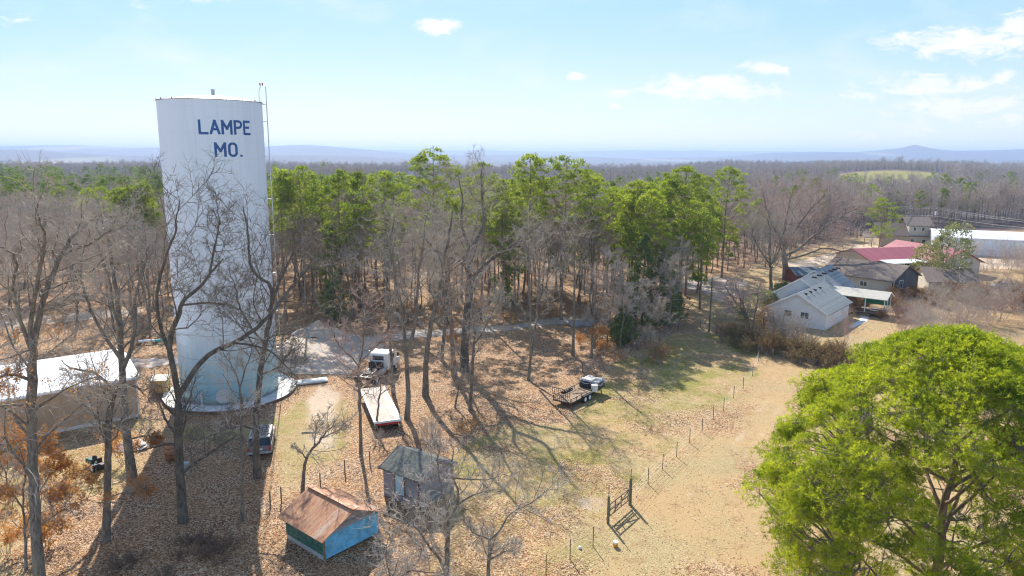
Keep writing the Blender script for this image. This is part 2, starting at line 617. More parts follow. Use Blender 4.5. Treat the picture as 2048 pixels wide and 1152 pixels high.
vo = t.add('ShaderNodeTexVoronoi', feature='F1')
t.l.new(pos, vo.inputs['Vector']); vo.inputs['Scale'].default_value = 11.0
vsep = t.add('ShaderNodeSeparateXYZ'); t.l.new(vo.outputs['Color'], vsep.inputs[0])
nA = t.noise(pos, 0.35, 5, 0.6)
nB = t.noise(pos, 1.6, 5, 0.65)
nC = t.noise(pos, 9.0, 3, 0.7)
nF = t.noise(pos, 0.09, 4, 0.6)
leafc = t.ramp(vsep.outputs[0], [(0.0, (0.075, 0.03, 0.014)), (0.3, (0.20, 0.095, 0.045)), (0.58, (0.39, 0.235, 0.125)), (0.88, (0.62, 0.48, 0.31))])
leafc = t.mix(t.maprange(nA, 0.35, 0.65, 0, 0.4), leafc, (0.40, 0.20, 0.075))
dry = t.ramp(nC, [(0.3, (0.21, 0.155, 0.07)), (0.5, (0.37, 0.285, 0.14)), (0.72, (0.50, 0.41, 0.225))])
dry = t.mix(t.maprange(nF, 0.38, 0.6, 0, 0.75), dry, (0.44, 0.29, 0.14))
dry = t.mix(t.maprange(t.noise(pos, 0.55, 6, 0.75), 0.52, 0.66, 0, 0.55), dry, (0.26, 0.15, 0.075))
grn = t.ramp(nC, [(0.3, (0.09, 0.09, 0.02)), (0.55, (0.25, 0.23, 0.05)), (0.75, (0.46, 0.40, 0.11))])
grv = t.ramp(t.noise(pos, 14, 3, 0.8), [(0.3, (0.30, 0.27, 0.25)), (0.7, (0.56, 0.51, 0.47))])
snd = t.ramp(nC, [(0.3, (0.40, 0.30, 0.20)), (0.7, (0.62, 0.50, 0.38))])
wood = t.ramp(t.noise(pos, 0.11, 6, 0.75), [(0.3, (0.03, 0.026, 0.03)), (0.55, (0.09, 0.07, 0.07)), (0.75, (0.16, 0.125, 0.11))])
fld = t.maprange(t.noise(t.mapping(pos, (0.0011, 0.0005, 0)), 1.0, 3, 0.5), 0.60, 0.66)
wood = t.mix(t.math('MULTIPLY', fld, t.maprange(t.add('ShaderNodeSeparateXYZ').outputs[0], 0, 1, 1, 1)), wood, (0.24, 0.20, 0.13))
gf = t.math('ADD', t.math('MULTIPLY', t.math('SUBTRACT', nA, 0.5), 1.5), t.math('MULTIPLY', t.math('SUBTRACT', nB, 0.5), 1.2))
col = t.mix(t.maprange(t.math('ADD', attr('green'), gf), 0.46, 1.12), dry, grn)
lf = t.math('ADD', attr('leaf'), t.math('MULTIPLY', t.math('SUBTRACT', nB, 0.5), 0.9))
lf = t.math('ADD', lf, t.math('MULTIPLY', t.math('SUBTRACT', vsep.outputs[1], 0.5), 0.8))
col = t.mix(t.maprange(lf, 0.40, 0.55), col, leafc)
col = t.mix(t.maprange(t.math('ADD', attr('sand'), t.math('MULTIPLY', t.math('SUBTRACT', nB, 0.5), 0.5)), 0.35, 0.65), col, snd)
col = t.mix(t.maprange(t.math('ADD', attr('grav'), t.math('MULTIPLY', t.math('SUBTRACT', nB, 0.5), 0.5)), 0.35, 0.65), col, grv)
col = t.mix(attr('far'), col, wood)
t.l.new(col, b.inputs['Base Color'])
b.inputs['Roughness'].default_value = 0.95
b.inputs['Specular IOR Level'].default_value = 0.15
bn = t.add('ShaderNodeBump')
bn.inputs['Strength'].default_value = 0.8
bn.inputs['Distance'].default_value = 0.05
t.l.new(t.math('ADD', t.math('MULTIPLY', vo.outputs['Distance'], attr('leaf')), nC), bn.inputs['Height'])
t.l.new(bn.outputs[0], b.inputs['Normal'])
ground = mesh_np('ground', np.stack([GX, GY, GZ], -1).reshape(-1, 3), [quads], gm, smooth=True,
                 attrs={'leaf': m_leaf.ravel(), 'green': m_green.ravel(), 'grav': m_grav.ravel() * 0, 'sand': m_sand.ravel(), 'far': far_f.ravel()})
ground['kind'] = 'structure'


def gz(x, y):
    return float(terrain(np.array([float(x)]), np.array([float(y)]))[0])


# gravel drive, apron and turning loop: sheets a little above the ground, with worn irregular edges
def sheet(name, field, x0, x1, y0, y1, st, mat, dz, thr=0.5):
    ax_, ay_ = np.arange(x0, x1, st), np.arange(y0, y1, st)
    X, Y = np.meshgrid(ax_, ay_, indexing='ij')
    F = field(X, Y) > thr
    Z = terrain(X, Y) + dz
    # match the linear surface of the ground mesh closely
    i2 = np.arange(X.size).reshape(X.shape)
    q = np.stack([i2[:-1, :-1], i2[1:, :-1], i2[1:, 1:], i2[:-1, 1:]], -1)
    keep = (F[:-1, :-1] & F[1:, 1:] & F[1:, :-1] & F[:-1, 1:])
    q = q[keep]
    used = np.unique(q)
    mp = np.zeros(X.size, int); mp[used] = np.arange(len(used))
    o = mesh_np(name, np.stack([X, Y, Z], -1).reshape(-1, 3)[used], [mp[q]], mat, smooth=True)
    o['kind'] = 'structure'
    return o


gv, t, b = newmat('pale_gravel')
g = t.add('ShaderNodeNewGeometry')
pos = g.outputs['Position']
k = t.ramp(t.noise(pos, 13, 4, 0.8), [(0.28, (0.20, 0.175, 0.155)), (0.5, (0.36, 0.325, 0.295)), (0.74, (0.56, 0.51, 0.46))])
k = t.mix(t.maprange(t.noise(pos, 0.4, 4, 0.6), 0.42, 0.66, 0, 0.7), k, (0.56, 0.43, 0.31))
k = t.mix(t.maprange(t.noise(pos, 1.3, 5, 0.7), 0.47, 0.62, 0, 0.85), k, (0.42, 0.27, 0.15))
t.l.new(k, b.inputs['Base Color']); b.inputs['Roughness'].default_value = 0.95
bn = t.add('ShaderNodeBump'); bn.inputs['Strength'].default_value = 0.6; bn.inputs['Distance'].default_value = 0.03
t.l.new(t.noise(pos, 22, 3, 0.8), bn.inputs['Height']); t.l.new(bn.outputs[0], b.inputs['Normal'])
M['gravel'] = gv


def edge_n(X, Y):
    return (vnoise(X, Y, 2.5, 5) - 0.5) * 0.9 + (vnoise(X, Y, 0.7, 6) - 0.5) * 0.7


def f_drive(X, Y):
    d = pdist(X, Y, DRIVE[0]) - DRIVE_W
    ap = np.where(inpoly(X, Y, APRON), -1.5, 1e3)
    da = pdist(X, Y, APRON + [APRON[0]])
    dap = np.where(inpoly(X, Y, APRON), -da, da)
    return -(np.minimum(d, dap) + edge_n(X, Y) * 1.6)


sheet('gravel_drive', f_drive, -62, 24, 78, 112, 0.3, M['gravel'], 0.03, 0.0)


def f_loop(X, Y):
    da = pdist(X, Y, LOOP + [LOOP[0]])
    return -(np.where(inpoly(X, Y, LOOP), -da, da) + edge_n(X, Y) * 1.5)


sheet('gravel_turnaround', f_loop, 24, 60, 105, 165, 0.35, M['gravel'], 0.03, 0.0)


# ------------------------------------------------------------------ fallen leaves as real little leaves
def litter(n, name, x0, x1, y0, y1):
    r = np.random.default_rng(5)
    X = r.uniform(x0, x1, n * 3); Y = y0 + (y1 - y0) * r.random(n * 3) ** 1.7
    keep = np.abs(X / Y) < 0.78
    X, Y = X[keep], Y[keep]
    lf, gr, gv_, sd_ = masks(X, Y)
    clump = vnoise(X, Y, 1.3, 77) * 0.6 + vnoise(X, Y, 4.0, 78) * 0.4
    p = (0.015 + 0.985 * lf) * (1 - 0.93 * gv_) * (1 - 0.55 * sd_) * (0.05 + 1.5 * clump ** 1.5) * (1 - sm(Y, 70, 125))
    keep = r.random(len(X)) < p
    X, Y = X[keep][:n], Y[keep][:n]
    n = len(X)
    s = r.uniform(0.024, 0.052, n) * (1 + Y / 130)
    a = r.uniform(0, 6.28, n)
    tx, ty = r.normal(0, 0.18, n), r.normal(0, 0.18, n)
    ux = np.stack([np.cos(a), np.sin(a), tx], -1) * s[:, None]
    uy = np.stack([-np.sin(a), np.cos(a), ty], -1) * (s * 0.6)[:, None]
    c = np.stack([X, Y, terrain(X, Y) + 0.03 + np.abs(tx) * s + np.abs(ty) * s * 0.6], -1)
    V = np.stack([c - ux, c + uy, c + ux, c - uy], 1).reshape(-1, 3)
    q = np.arange(n * 4).reshape(n, 4)
    o = mesh_np(name, V, [q], M['litterleaf'], attrs={'tone': np.repeat(np.clip(r.random(n) * 2.2 - 0.6, -0.4, 1.6), 4)})
    tag(o, 'brown and tan fallen leaves strewn over the ground', 'fallen leaves', kind='stuff')


litter(240000, 'fallen_leaves', -62, 85, 33, 120)

# ------------------------------------------------------------------ trees: vectorised branching
def frames(T):
    ref = np.zeros_like(T); ref[..., 0] = 1.0
    a = np.cross(T, ref)
    bad = np.linalg.norm(a, axis=-1) < 0.2
    if bad.any():
        r2 = np.zeros_like(T); r2[..., 1] = 1.0
        a[bad] = np.cross(T, r2)[bad]
    a /= np.linalg.norm(a, axis=-1, keepdims=True) + 1e-9
    return a, np.cross(T, a)


def tangents(P):
    T = np.empty_like(P)
    T[:, 1:-1] = P[:, 2:] - P[:, :-2]
    T[:, 0] = P[:, 1] - P[:, 0]
    T[:, -1] = P[:, -1] - P[:, -2]
    return T / (np.linalg.norm(T, axis=-1, keepdims=True) + 1e-9)


def tube_geo(groups):
    Vs, Qs, off = [], [], 0
    for P, Rr, S in groups:
        N, K = P.shape[:2]
        a, b_ = frames(tangents(P))
        th = np.arange(S) * 2 * np.pi / S
        ring = P[:, :, None] + Rr[:, :, None, None] * (np.cos(th)[None, None, :, None] * a[:, :, None] + np.sin(th)[None, None, :, None] * b_[:, :, None])
        Vs.append(ring.reshape(-1, 3))
        i = off + np.arange(N * K * S).reshape(N, K, S)
        j = np.roll(i, -1, axis=2)
        Qs.append(np.stack([i[:, :-1], j[:, :-1], j[:, 1:], i[:, 1:]], -1).reshape(-1, 4))
        off += N * K * S
    return np.concatenate(Vs), np.concatenate(Qs)


def smooth_path(pts, rad, K):
    pts = np.array([tuple(p) for p in pts], float); rad = np.array(rad, float)
    d = np.r_[0, np.cumsum(np.linalg.norm(np.diff(pts, axis=0), axis=1))]
    u = np.linspace(0, d[-1], K)
    P = np.stack([np.interp(u, d, pts[:, k]) for k in range(3)], -1)
    for _ in range(1):
        P[1:-1] = (P[:-2] + 2 * P[1:-1] + P[2:]) / 4
    return P, np.interp(u, d, rad)


def spawn(P, Rr, m, t0, t1, lf, ang, K, up=0.05, wig=0.25, rr=0.6, tip=0.25, rng=RNG, shrink=0.55, Lmax=None, droop=0.0, rmin=0.0):
    N, K0 = P.shape[:2]
    L = np.linalg.norm(np.diff(P, axis=1), axis=-1).sum(1)
    if Lmax is not None: L = np.minimum(L, Lmax)
    tt = t0 + (t1 - t0) * (np.arange(m)[None] + rng.random((N, m))) / m
    x = tt * (K0 - 1); i = np.minimum(x.astype(int), K0 - 2); f = x - i
    rows = np.arange(N)[:, None]
    base = P[rows, i] * (1 - f[..., None]) + P[rows, i + 1] * f[..., None]
    rad = Rr[rows, i] * (1 - f) + Rr[rows, i + 1] * f
    T = tangents(P)[rows, i]
    base, T, rad = base.reshape(-1, 3), T.reshape(-1, 3), rad.ravel()
    n = N * m
    a, b_ = frames(T[:, None])
    a, b_ = a[:, 0], b_[:, 0]
    phi = (np.arange(m)[None] * 2.4 + rng.random((N, 1)) * 6.28 + rng.normal(0, 0.5, (N, m))).ravel()
    an = ang * rng.uniform(0.7, 1.3, n)
    D = np.cos(an)[:, None] * T + np.sin(an)[:, None] * (np.cos(phi)[:, None] * a + np.sin(phi)[:, None] * b_)
    ln = (np.repeat(L, m) * lf * (1 - shrink * (tt.ravel() - t0) / max(t1 - t0, 1e-6)) * rng.uniform(0.6, 1.35, n))
    step = ln / (K - 1)
    out = np.empty((n, K, 3)); out[:, 0] = base
    d = D
    for k in range(1, K):
        d = d + rng.normal(0, wig, (n, 3)); d[:, 2] += up - droop * k
        d /= np.linalg.norm(d, axis=1, keepdims=True)
        out[:, k] = out[:, k - 1] + d * step[:, None]
    r0 = np.maximum(rad * rr * rng.uniform(0.6, 1.0, n), rmin)
    Ro = r0[:, None] * np.linspace(1, tip, K)[None]
    return out, Ro


def leaf_cards(P, rng, s0, s1, per=1, spread=0.1, tilt=1.0):
    """little leaf-shaped quads around points P"""
    c = np.repeat(P, per, axis=0)
    n = len(c)
    c = c + rng.normal(0, spread, (n, 3))
    s = rng.uniform(s0, s1, n)
    u = rng.normal(0, 1, (n, 3)); u /= np.linalg.norm(u, axis=1, keepdims=True)
    w = rng.normal(0, 1, (n, 3)); v = np.cross(u, w); v /= np.linalg.norm(v, axis=1, keepdims=True)
    V = np.stack([c - u * s[:, None], c + v * (s * .5)[:, None], c + u * s[:, None], c - v * (s * .5)[:, None]], 1).reshape(-1, 3)
    return V, np.arange(n * 4).reshape(n, 4), np.repeat(rng.random(n), 4)


def bare_tree_data(seed, H=17.0, r=0.20, clear=0.35, m1=14, spread=0.33, m3=8, m4=4, lean=0.5, twig_r=0.012, forked=False, up=0.10):
    rng = np.random.default_rng(seed)
    K = 14
    z = np.linspace(0, H, K)
    off = np.cumsum(rng.normal(0, lean * 0.28, (K, 2)), axis=0) + np.outer(z / H, rng.normal(0, lean, 2)); off -= off[0]
    P = np.zeros((1, K, 3)); P[0, :, :2] = off; P[0, :, 2] = z
    Rr = (r * (1 - z / H * 0.9) ** 0.85)[None]
    Rr[0, 0] *= 1.35
    trunk = [(P, Rr, 8)]
    if forked:
        F, FR = spawn(P, Rr, 2, clear * 0.9, clear * 1.5, 0.62, 0.35, 10, 0.10, 0.10, 0.8, 0.15, rng, 0.2)
        trunk.append((F, FR, 6))
    l1, r1 = spawn(P, Rr, m1, clear, 0.97, spread, 1.0, 8, up, 0.16, 0.55, 0.2, rng, 0.62)
    L1, R1 = [l1], [r1]
    if forked:
        a, b_ = spawn(F, FR, 6, 0.25, 0.95, 0.42, 0.85, 8, up, 0.16, 0.6, 0.2, rng, 0.5)
        L1.append(a); R1.append(b_)
    L1, R1 = np.concatenate(L1), np.concatenate(R1)
    L2, R2 = spawn(L1, R1, 7, 0.2, 0.97, 0.55, 0.75, 6, 0.05, 0.22, 0.6, 0.25, rng, 0.5, rmin=0.012)
    L3, R3 = spawn(L2, R2, m3, 0.15, 1.0, 0.5, 0.7, 4, 0.06, 0.25, 0.6, 0.35, rng, 0.4, rmin=twig_r)
    tw = [(L2, R2, 4), (L3, R3, 3)]
    if m4:
        L4, R4 = spawn(L3, R3, m4, 0.25, 1.0, 0.6, 0.65, 2, 0.05, 0.3, 0.8, 0.4, rng, 0.3, rmin=twig_r * 0.7)
        tw.append((L4, R4, 3))
    trunk.append((L1, R1, 5))
    return trunk, tw, (L2, L3)


def pad_crown(rng, H, z0, Rw, trunk_xy, pads, per, tuft_l, blades, bw, pad_r, c=None, top_fill=0.62, lump=0.22, inner=0.45):
    """pine crown: limbs run out from the trunk and carry flattened pads of needle tufts that together make a lumpy dome"""
    u = rng.random(pads); phi = rng.random(pads) * 6.28
    zr = z0 + (H - z0) * (u ** 0.85)
    s = (zr - z0) / (H - z0)
    prof = np.where(s < 0.38, 0.62 + 0.38 * np.sin(s / 0.38 * math.pi / 2), np.sqrt(np.clip(1 - ((s - 0.38) / 0.62) ** 2, 0, 1)))
    lum = 1 + lump * (2 * vnoise(phi * 1.1 + 7, s * 3.0 + 3, 0.8, int(rng.integers(1e6))) - 1)
    rr = Rw * prof * lum * np.sqrt(rng.uniform(inner ** 2, 1, pads))
    cx = np.interp(zr, np.linspace(0, H, len(trunk_xy)), trunk_xy[:, 0]); cy = np.interp(zr, np.linspace(0, H, len(trunk_xy)), trunk_xy[:, 1])
    tip = np.stack([cx + rr * np.cos(phi), cy + rr * np.sin(phi), zr], -1)
    # limb from the trunk, starting lower than its tip
    zb = np.maximum(z0 * 0.92, zr - rr * rng.uniform(0.35, 0.9, pads)); zb = np.minimum(zb, H * 0.97)
    bx = np.interp(zb, np.linspace(0, H, len(trunk_xy)), trunk_xy[:, 0]); by = np.interp(zb, np.linspace(0, H, len(trunk_xy)), trunk_xy[:, 1])
    b = np.stack([bx, by, zb], -1)
    t = np.linspace(0, 1, 6)[None, :, None]
    L = b[:, None] * (1 - t) + tip[:, None] * t
    L[..., 2] -= (np.sin(np.linspace(0, math.pi, 6))[None] * (rr * 0.10)[:, None])
    L[:, 1:-1] += rng.normal(0, 0.035 * Rw * 0.5, L[:, 1:-1].shape)
    RL = (0.012 + 0.0075 * rr)[:, None] * np.linspace(1, 0.35, 6)[None]
    # pads
    n = pads * per
    d = rng.normal(0, 1, (pads, per, 3)); d /= np.linalg.norm(d, axis=-1, keepdims=True)
    d[..., 2] = np.abs(d[..., 2]) * 0.75 - 0.15
    sz = pad_r * rng.uniform(0.6, 1.25, pads)
    cc = tip[:, None] + d * sz[:, None, None] * np.cbrt(rng.uniform(0.15, 1, (pads, per, 1)))
    cc = cc.reshape(-1, 3)
    # twigs from the limb tip into the pad
    k = cc.reshape(pads, per, 3)[:, ::3].reshape(-1, 3)
    tt = np.repeat(tip, len(range(0, per, 3)), axis=0)
    tw = np.stack([tt, (tt + k) / 2 + [0, 0, -0.04], k], 1)
    V, F, tone = tufts(cc, rng, tuft_l, blades, bw, upb=0.55)
    pt = np.repeat(rng.random(pads), per * blades * 4)
    return [(L, RL, 4)], [(tw, np.full(tw.shape[:2], 0.011), 3)], (V, F, 0.5 * tone + 0.5 * pt)


def pine_data(seed, H=22.0, r=0.22, clear=0.5, width=3.6, pads=64, per=12, tuft=0.30, blades=10, lean=0.4, blade_w=0.05, pad_r=0.75, inner=0.4):
    rng = np.random.default_rng(seed)
    K = 12
    z = np.linspace(0, H, K)
    off = np.cumsum(rng.normal(0, 0.08, (K, 2)), axis=0) + np.outer(z / H, rng.normal(0, lean, 2)); off -= off[0]
    P = np.zeros((1, K, 3)); P[0, :, :2] = off; P[0, :, 2] = z * 0.985
    Rr = (r * (1 - z / H * 0.85))[None]; Rr[0, 0] *= 1.25
    a, b_, c = pad_crown(rng, H - 0.35, H * clear, width, off, pads, per, tuft, blades, blade_w, pad_r, inner=inner)
    # a few dead stubs below the crown
    st, sr = spawn(P, Rr, 7, max(0.1, clear - 0.25), clear, 0.07, 1.4, 4, -0.02, 0.1, 0.3, 0.4, rng, 0.0)
    return [(P, Rr, 8)] + a + [(st, sr, 3)], b_, c


def tufts(c, rng, ln, blades, bw, upb=0.35):
    """each tuft: a spray of narrow needle blades from one centre"""
    n = len(c)
    u = rng.normal(0, 1, (n, blades, 3)); u[..., 2] += upb
    u /= np.linalg.norm(u, axis=-1, keepdims=True)
    w = np.cross(u, rng.normal(0, 1, (n, blades, 3))); w /= np.linalg.norm(w, axis=-1, keepdims=True) + 1e-9
    L = (ln * rng.uniform(0.6, 1.15, (n, blades)))[..., None]
    c0 = c[:, None]
    p0 = c0 + u * L * 0.08
    V = np.stack([p0 - w * bw * 0.5, p0 + w * bw * 0.5 + u * L * 0.4, c0 + u * L], 2)   # slim triangles
    V = np.stack([p0, c0 + u * L * 0.5 + w * bw, c0 + u * L, c0 + u * L * 0.5 - w * bw], 2).reshape(-1, 3)
    F = np.arange(n * blades * 4).reshape(-1, 4)
    tone = np.repeat(rng.random(n), blades * 4)
    return V, F, tone


def obj_tree(name, trunk, twigs, leaf=None, loc=(0, 0, 0), rz=0.0, label=None, cat='tree', group=None, tm=None, wm=None, lm=None, leafname='foliage'):
    e = empty(name, loc, rz, label, cat, group)
    V, Q = tube_geo(trunk)
    mesh_np('trunk', V, [Q], tm or M['bark'], e, smooth=True)
    V, Q = tube_geo(twigs)
    mesh_np('crown', V, [Q], wm or M['twig'], e)
    if leaf is not None:
        mesh_np(leafname, leaf[0], [leaf[1]], lm, e, attrs={'tone': leaf[2]})
    return e


def clone(root, loc, rz=0.0, sc=(1, 1, 1), label=None, group=None):
    r = root.copy(); C.objects.link(r)
    r.location = loc; r.rotation_euler = (0, 0, rz); r.scale = sc
    if label: r['label'] = label
    if group: r['group'] = group
    for ch in root.children:
        c = ch.copy(); C.objects.link(c); c.parent = r
        for g_ in ch.children:
            d = g_.copy(); C.objects.link(d); d.parent = c
    return r

# ------------------------------------------------------------------ water tower
TX, TY, TR, TH = -29.65, 71.9, 4.80, 29.7
M['tower'], t, b = newmat('white_tank_paint')
tcn = t.add('ShaderNodeTexCoord'); v = tcn.outputs['Object']
sz = t.add('ShaderNodeSeparateXYZ'); t.l.new(v, sz.inputs[0])
st = t.noise(t.mapping(v, (1.6, 1.6, 0.06)), 1.5, 6, 0.7)
k = t.mix(t.maprange(st, 0.45, 0.72, 0, 0.30), (0.70, 0.75, 0.80), (0.47, 0.50, 0.52))
mott = t.noise(v, 0.5, 6, 0.7)
k = t.mix(t.maprange(mott, 0.45, 0.7, 0, 0.15), k, (0.60, 0.67, 0.74))
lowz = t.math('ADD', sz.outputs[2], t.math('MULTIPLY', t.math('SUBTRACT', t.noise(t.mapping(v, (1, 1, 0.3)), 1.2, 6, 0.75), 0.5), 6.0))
k = t.mix(t.maprange(lowz, 0.2, 10.0, 0.85, 0.0), k, (0.15, 0.37, 0.43))  # bluish-teal shade of the lower shell, painted into the tank colour
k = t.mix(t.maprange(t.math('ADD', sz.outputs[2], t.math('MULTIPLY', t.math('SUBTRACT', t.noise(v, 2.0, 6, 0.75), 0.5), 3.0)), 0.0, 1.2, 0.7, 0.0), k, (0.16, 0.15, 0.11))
# thin dark seams of the plate courses
fr = t.math('FRACT', t.math('DIVIDE', sz.outputs[2], 2.42))
seam = t.math('LESS_THAN', fr, 0.022)
seam = t.math('MULTIPLY', seam, t.maprange(sz.outputs[2], 9.0, 13.0, 0.55, 0.05))
k = t.mix(seam, k, (0.13, 0.14, 0.14))
t.l.new(k, b.inputs['Base Color']); b.inputs['Roughness'].default_value = 0.42
bn = t.add('ShaderNodeBump'); bn.inputs['Strength'].default_value = 0.25; bn.inputs['Distance'].default_value = 0.05
t.l.new(t.noise(v, 0.8, 3, 0.5), bn.inputs['Height']); t.l.new(bn.outputs[0], b.inputs['Normal'])
M['letter'] = plain('blue_lettering', (0.012, 0.085, 0.26), 0.5, var=0.2, scale=1.2)
M['rust'] = plain('rusty_rim', (0.16, 0.07, 0.04), 0.8, var=0.4, scale=3)
M['concrete'] = plain('concrete', (0.66, 0.64, 0.60), 0.9, var=0.12, scale=1.2, bump=0.3, dirt=(0.30, 0.28, 0.25), dirt_amt=0.5)
M['brownedge'] = plain('stained_concrete_edge', (0.17, 0.10, 0.07), 0.9, var=0.4, scale=2)
M['galv'] = plain('galvanised_steel', (0.58, 0.60, 0.62), 0.45, 0.5, var=0.15, scale=3)
M['red'] = plain('red_lamp_glass', (0.45, 0.02, 0.02), 0.3)
M['black'] = plain('black_rubber', (0.018, 0.018, 0.018), 0.75)
M['darksteel'] = plain('black_painted_steel', (0.022, 0.024, 0.028), 0.45, 0.2, var=0.3, scale=4, dirt=(0.16, 0.08, 0.04), dirt_amt=0.35)
M['white'] = plain('white_paint', (0.78, 0.78, 0.76), 0.4, var=0.08, scale=2, dirt=(0.4, 0.36, 0.3), dirt_amt=0.25)
M['glass'] = plain('dark_window_glass', (0.03, 0.045, 0.06), 0.08)
M['grey'] = plain('weathered_grey', (0.34, 0.34, 0.33), 0.7, var=0.3, scale=3)

tower = empty('water_tower', (TX, TY, 0), 0, 'tall white cylindrical water tower with blue town lettering on its shell', 'water tower')
prof = [(TR, 0.30), (TR, TH), (TR + 0.03, TH), (TR + 0.03, TH + 0.06)]
SEG = 96


def lathe(prof, seg=SEG, close=False):
    th = np.arange(seg) * 2 * math.pi / seg
    V = np.array([[r * math.cos(a), r * math.sin(a), z] for r, z in prof for a in th])
    i = np.arange(len(prof) * seg).reshape(len(prof), seg)
    j = np.roll(i, -1, 1)
    q = np.stack([i[:-1], j[:-1], j[1:], i[1:]], -1).reshape(-1, 4)
    return V, q


V, q = lathe([(TR, z) for z in np.linspace(0.28, TH, 26)])
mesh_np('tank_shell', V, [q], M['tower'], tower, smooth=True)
V, q = lathe([(TR - 0.02, TH - 0.02), (TR * 0.8, TH + 0.22), (TR * 0.5, TH + 0.45), (TR * 0.2, TH + 0.55), (0.02, TH + 0.57)], 64)
mesh_np('tank_roof', V, [q], M['tower'], tower, smooth=True)
V, q = lathe([(TR + 0.004, TH - 0.03), (TR + 0.05, TH - 0.03), (TR + 0.05, TH + 0.02), (TR - 0.05, TH + 0.03)], 96)
mesh_np('roof_rim', V, [q], M['rust'], tower)
V, q = lathe([(TR + 0.003, 0.28), (TR + 0.22, 0.28), (TR + 0.22, 0.31), (TR + 0.003, 0.31)], 96)
mesh_np('base_ring', V, [q], M['grey'], tower)

# lettering: strokes painted on the curved shell
CAMDIR = math.atan2(-TY, -TX)
LET = {
    'L': [[(0, 1), (0, 0)], [(0, 0.0), (0.55, 0.0)]],
    'A': [[(0, 0), (0.30, 1)], [(0.30, 1), (0.60, 0)], [(0.13, 0.33), (0.47, 0.33)]],
    'M': [[(0, 0), (0, 1)], [(0, 1), (0.33, 0.38)], [(0.33, 0.38), (0.66, 1)], [(0.66, 1), (0.66, 0)]],
    'P': [[(0, 0), (0, 1)], [(0, 1), (0.28, 1), (0.42, 0.97), (0.52, 0.87), (0.54, 0.74), (0.50, 0.60), (0.40, 0.51), (0.28, 0.48), (0, 0.48)]],
    'E': [[(0, 0), (0, 1)], [(0, 1), (0.50, 1)], [(0, 0.52), (0.42, 0.52)], [(0, 0), (0.54, 0)]],
    'O': [[(0.27 + 0.27 * math.sin(a) * (1), 0.5 + (0.23 if math.cos(a) > 0 else -0.23) * (1) + 0.27 * math.cos(a)) for a in np.linspace(0, 2 * math.pi, 25)]],
    '.': [[(0.05, -0.08), (0.05, 0.10)]],
}
ADV = {'L': 0.80, 'A': 0.86, 'M': 0.96, 'P': 0.80, 'E': 0.8, 'O': 0.86, '.': 0.2}


def word(txt, a0, a1, ztop, hgt, name):
    tot = sum(ADV[c] for c in txt[:-1]) + {'E': 0.54, '.': 0.08}[txt[-1]]
    V, Q, lay = [], [], 0
    wd = 0.19
    x0 = 0
    for ch in txt:
        for st_ in LET[ch]:
            lay += 1
            rad = TR + 0.006 + 0.0022 * (lay % 7)
            pts = []
            for (p, q_) in zip(st_[:-1], st_[1:]):
                n = 8
                for kx in range(n):
                    pts.append((p[0] + (q_[0] - p[0]) * kx / n, p[1] + (q_[1] - p[1]) * kx / n))
            pts.append(st_[-1])
            pts = np.array(pts, float)
            T = np.gradient(pts, axis=0); T[0] = pts[1] - pts[0]; T[-1] = pts[-1] - pts[-2]
            T /= np.linalg.norm(T, axis=1, keepdims=True)
            if ch not in 'O.':
                pts[0] -= T[0] * wd * 0.42
                pts[-1] += T[-1] * wd * 0.42
            N = np.stack([-T[:, 1], T[:, 0]], 1) * wd * 0.5
            for k_ in range(len(pts)):
                for s_ in (1, -1):
                    u, w_ = pts[k_] + N[k_] * s_
                    if ch in 'LAMPE': w_ = min(max(w_, -wd * 0.5), 1 + wd * 0.5)
                    ang = CAMDIR + a0 + (a1 - a0) * (x0 + u) / tot
                    V.append((rad * math.cos(ang), rad * math.sin(ang), ztop - hgt * (1 - (w_ + wd / 2) / (1 + wd))))
            b0 = len(V) - 2 * len(pts)
            for k_ in range(len(pts) - 1):
                Q.append((b0 + 2 * k_, b0 + 2 * k_ + 1, b0 + 2 * k_ + 3, b0 + 2 * k_ + 2))
        x0 += ADV[ch]
    return mesh_np(name, V, [np.array(Q)], M['letter'], tower)


word('LAMPE', R_(-13.0), R_(43.5), 27.85, 1.36, 'painted_word')
word('MO.', R_(2.0), R_(30.5), 25.80, 1.36, 'painted_word')

# ladder with safety rails on the right of the shell
la = CAMDIR + R_(84)
lad = empty('ladder', (0, 0, 0)); lad.parent = tower


def pol(r, a, z):
    return Vector((r * math.cos(a), r * math.sin(a), z))


for s_ in (-0.045, 0.045):
    MB().cyl(pol(TR + 0.42, la + s_, 2.5), pol(TR + 0.42, la + s_, TH + 1.6), 0.04, seg=6).build('rail', M['galv'], lad)
rung = MB().cyl(pol(TR + 0.42, la - 0.045, 0), pol(TR + 0.42, la + 0.045, 0), 0.014, seg=5).build('rung', M['galv'], lad)
rung.location.z = 2.8
for i in range(1, 88):
    r_c = rung.copy(); C.objects.link(r_c); r_c.parent = lad; r_c.location.z = 2.8 + i * 0.31
for z in (4.5, 8.5, 12.5, 16.5, 20.2, 24.5, 27.9, 29.6):
    MB().box((0, 0, 0), (0.46, 0.10, 0.07), la, M=Matrix.Translation(pol(TR + 0.22, la, z))).build('bracket', M['galv'], lad)
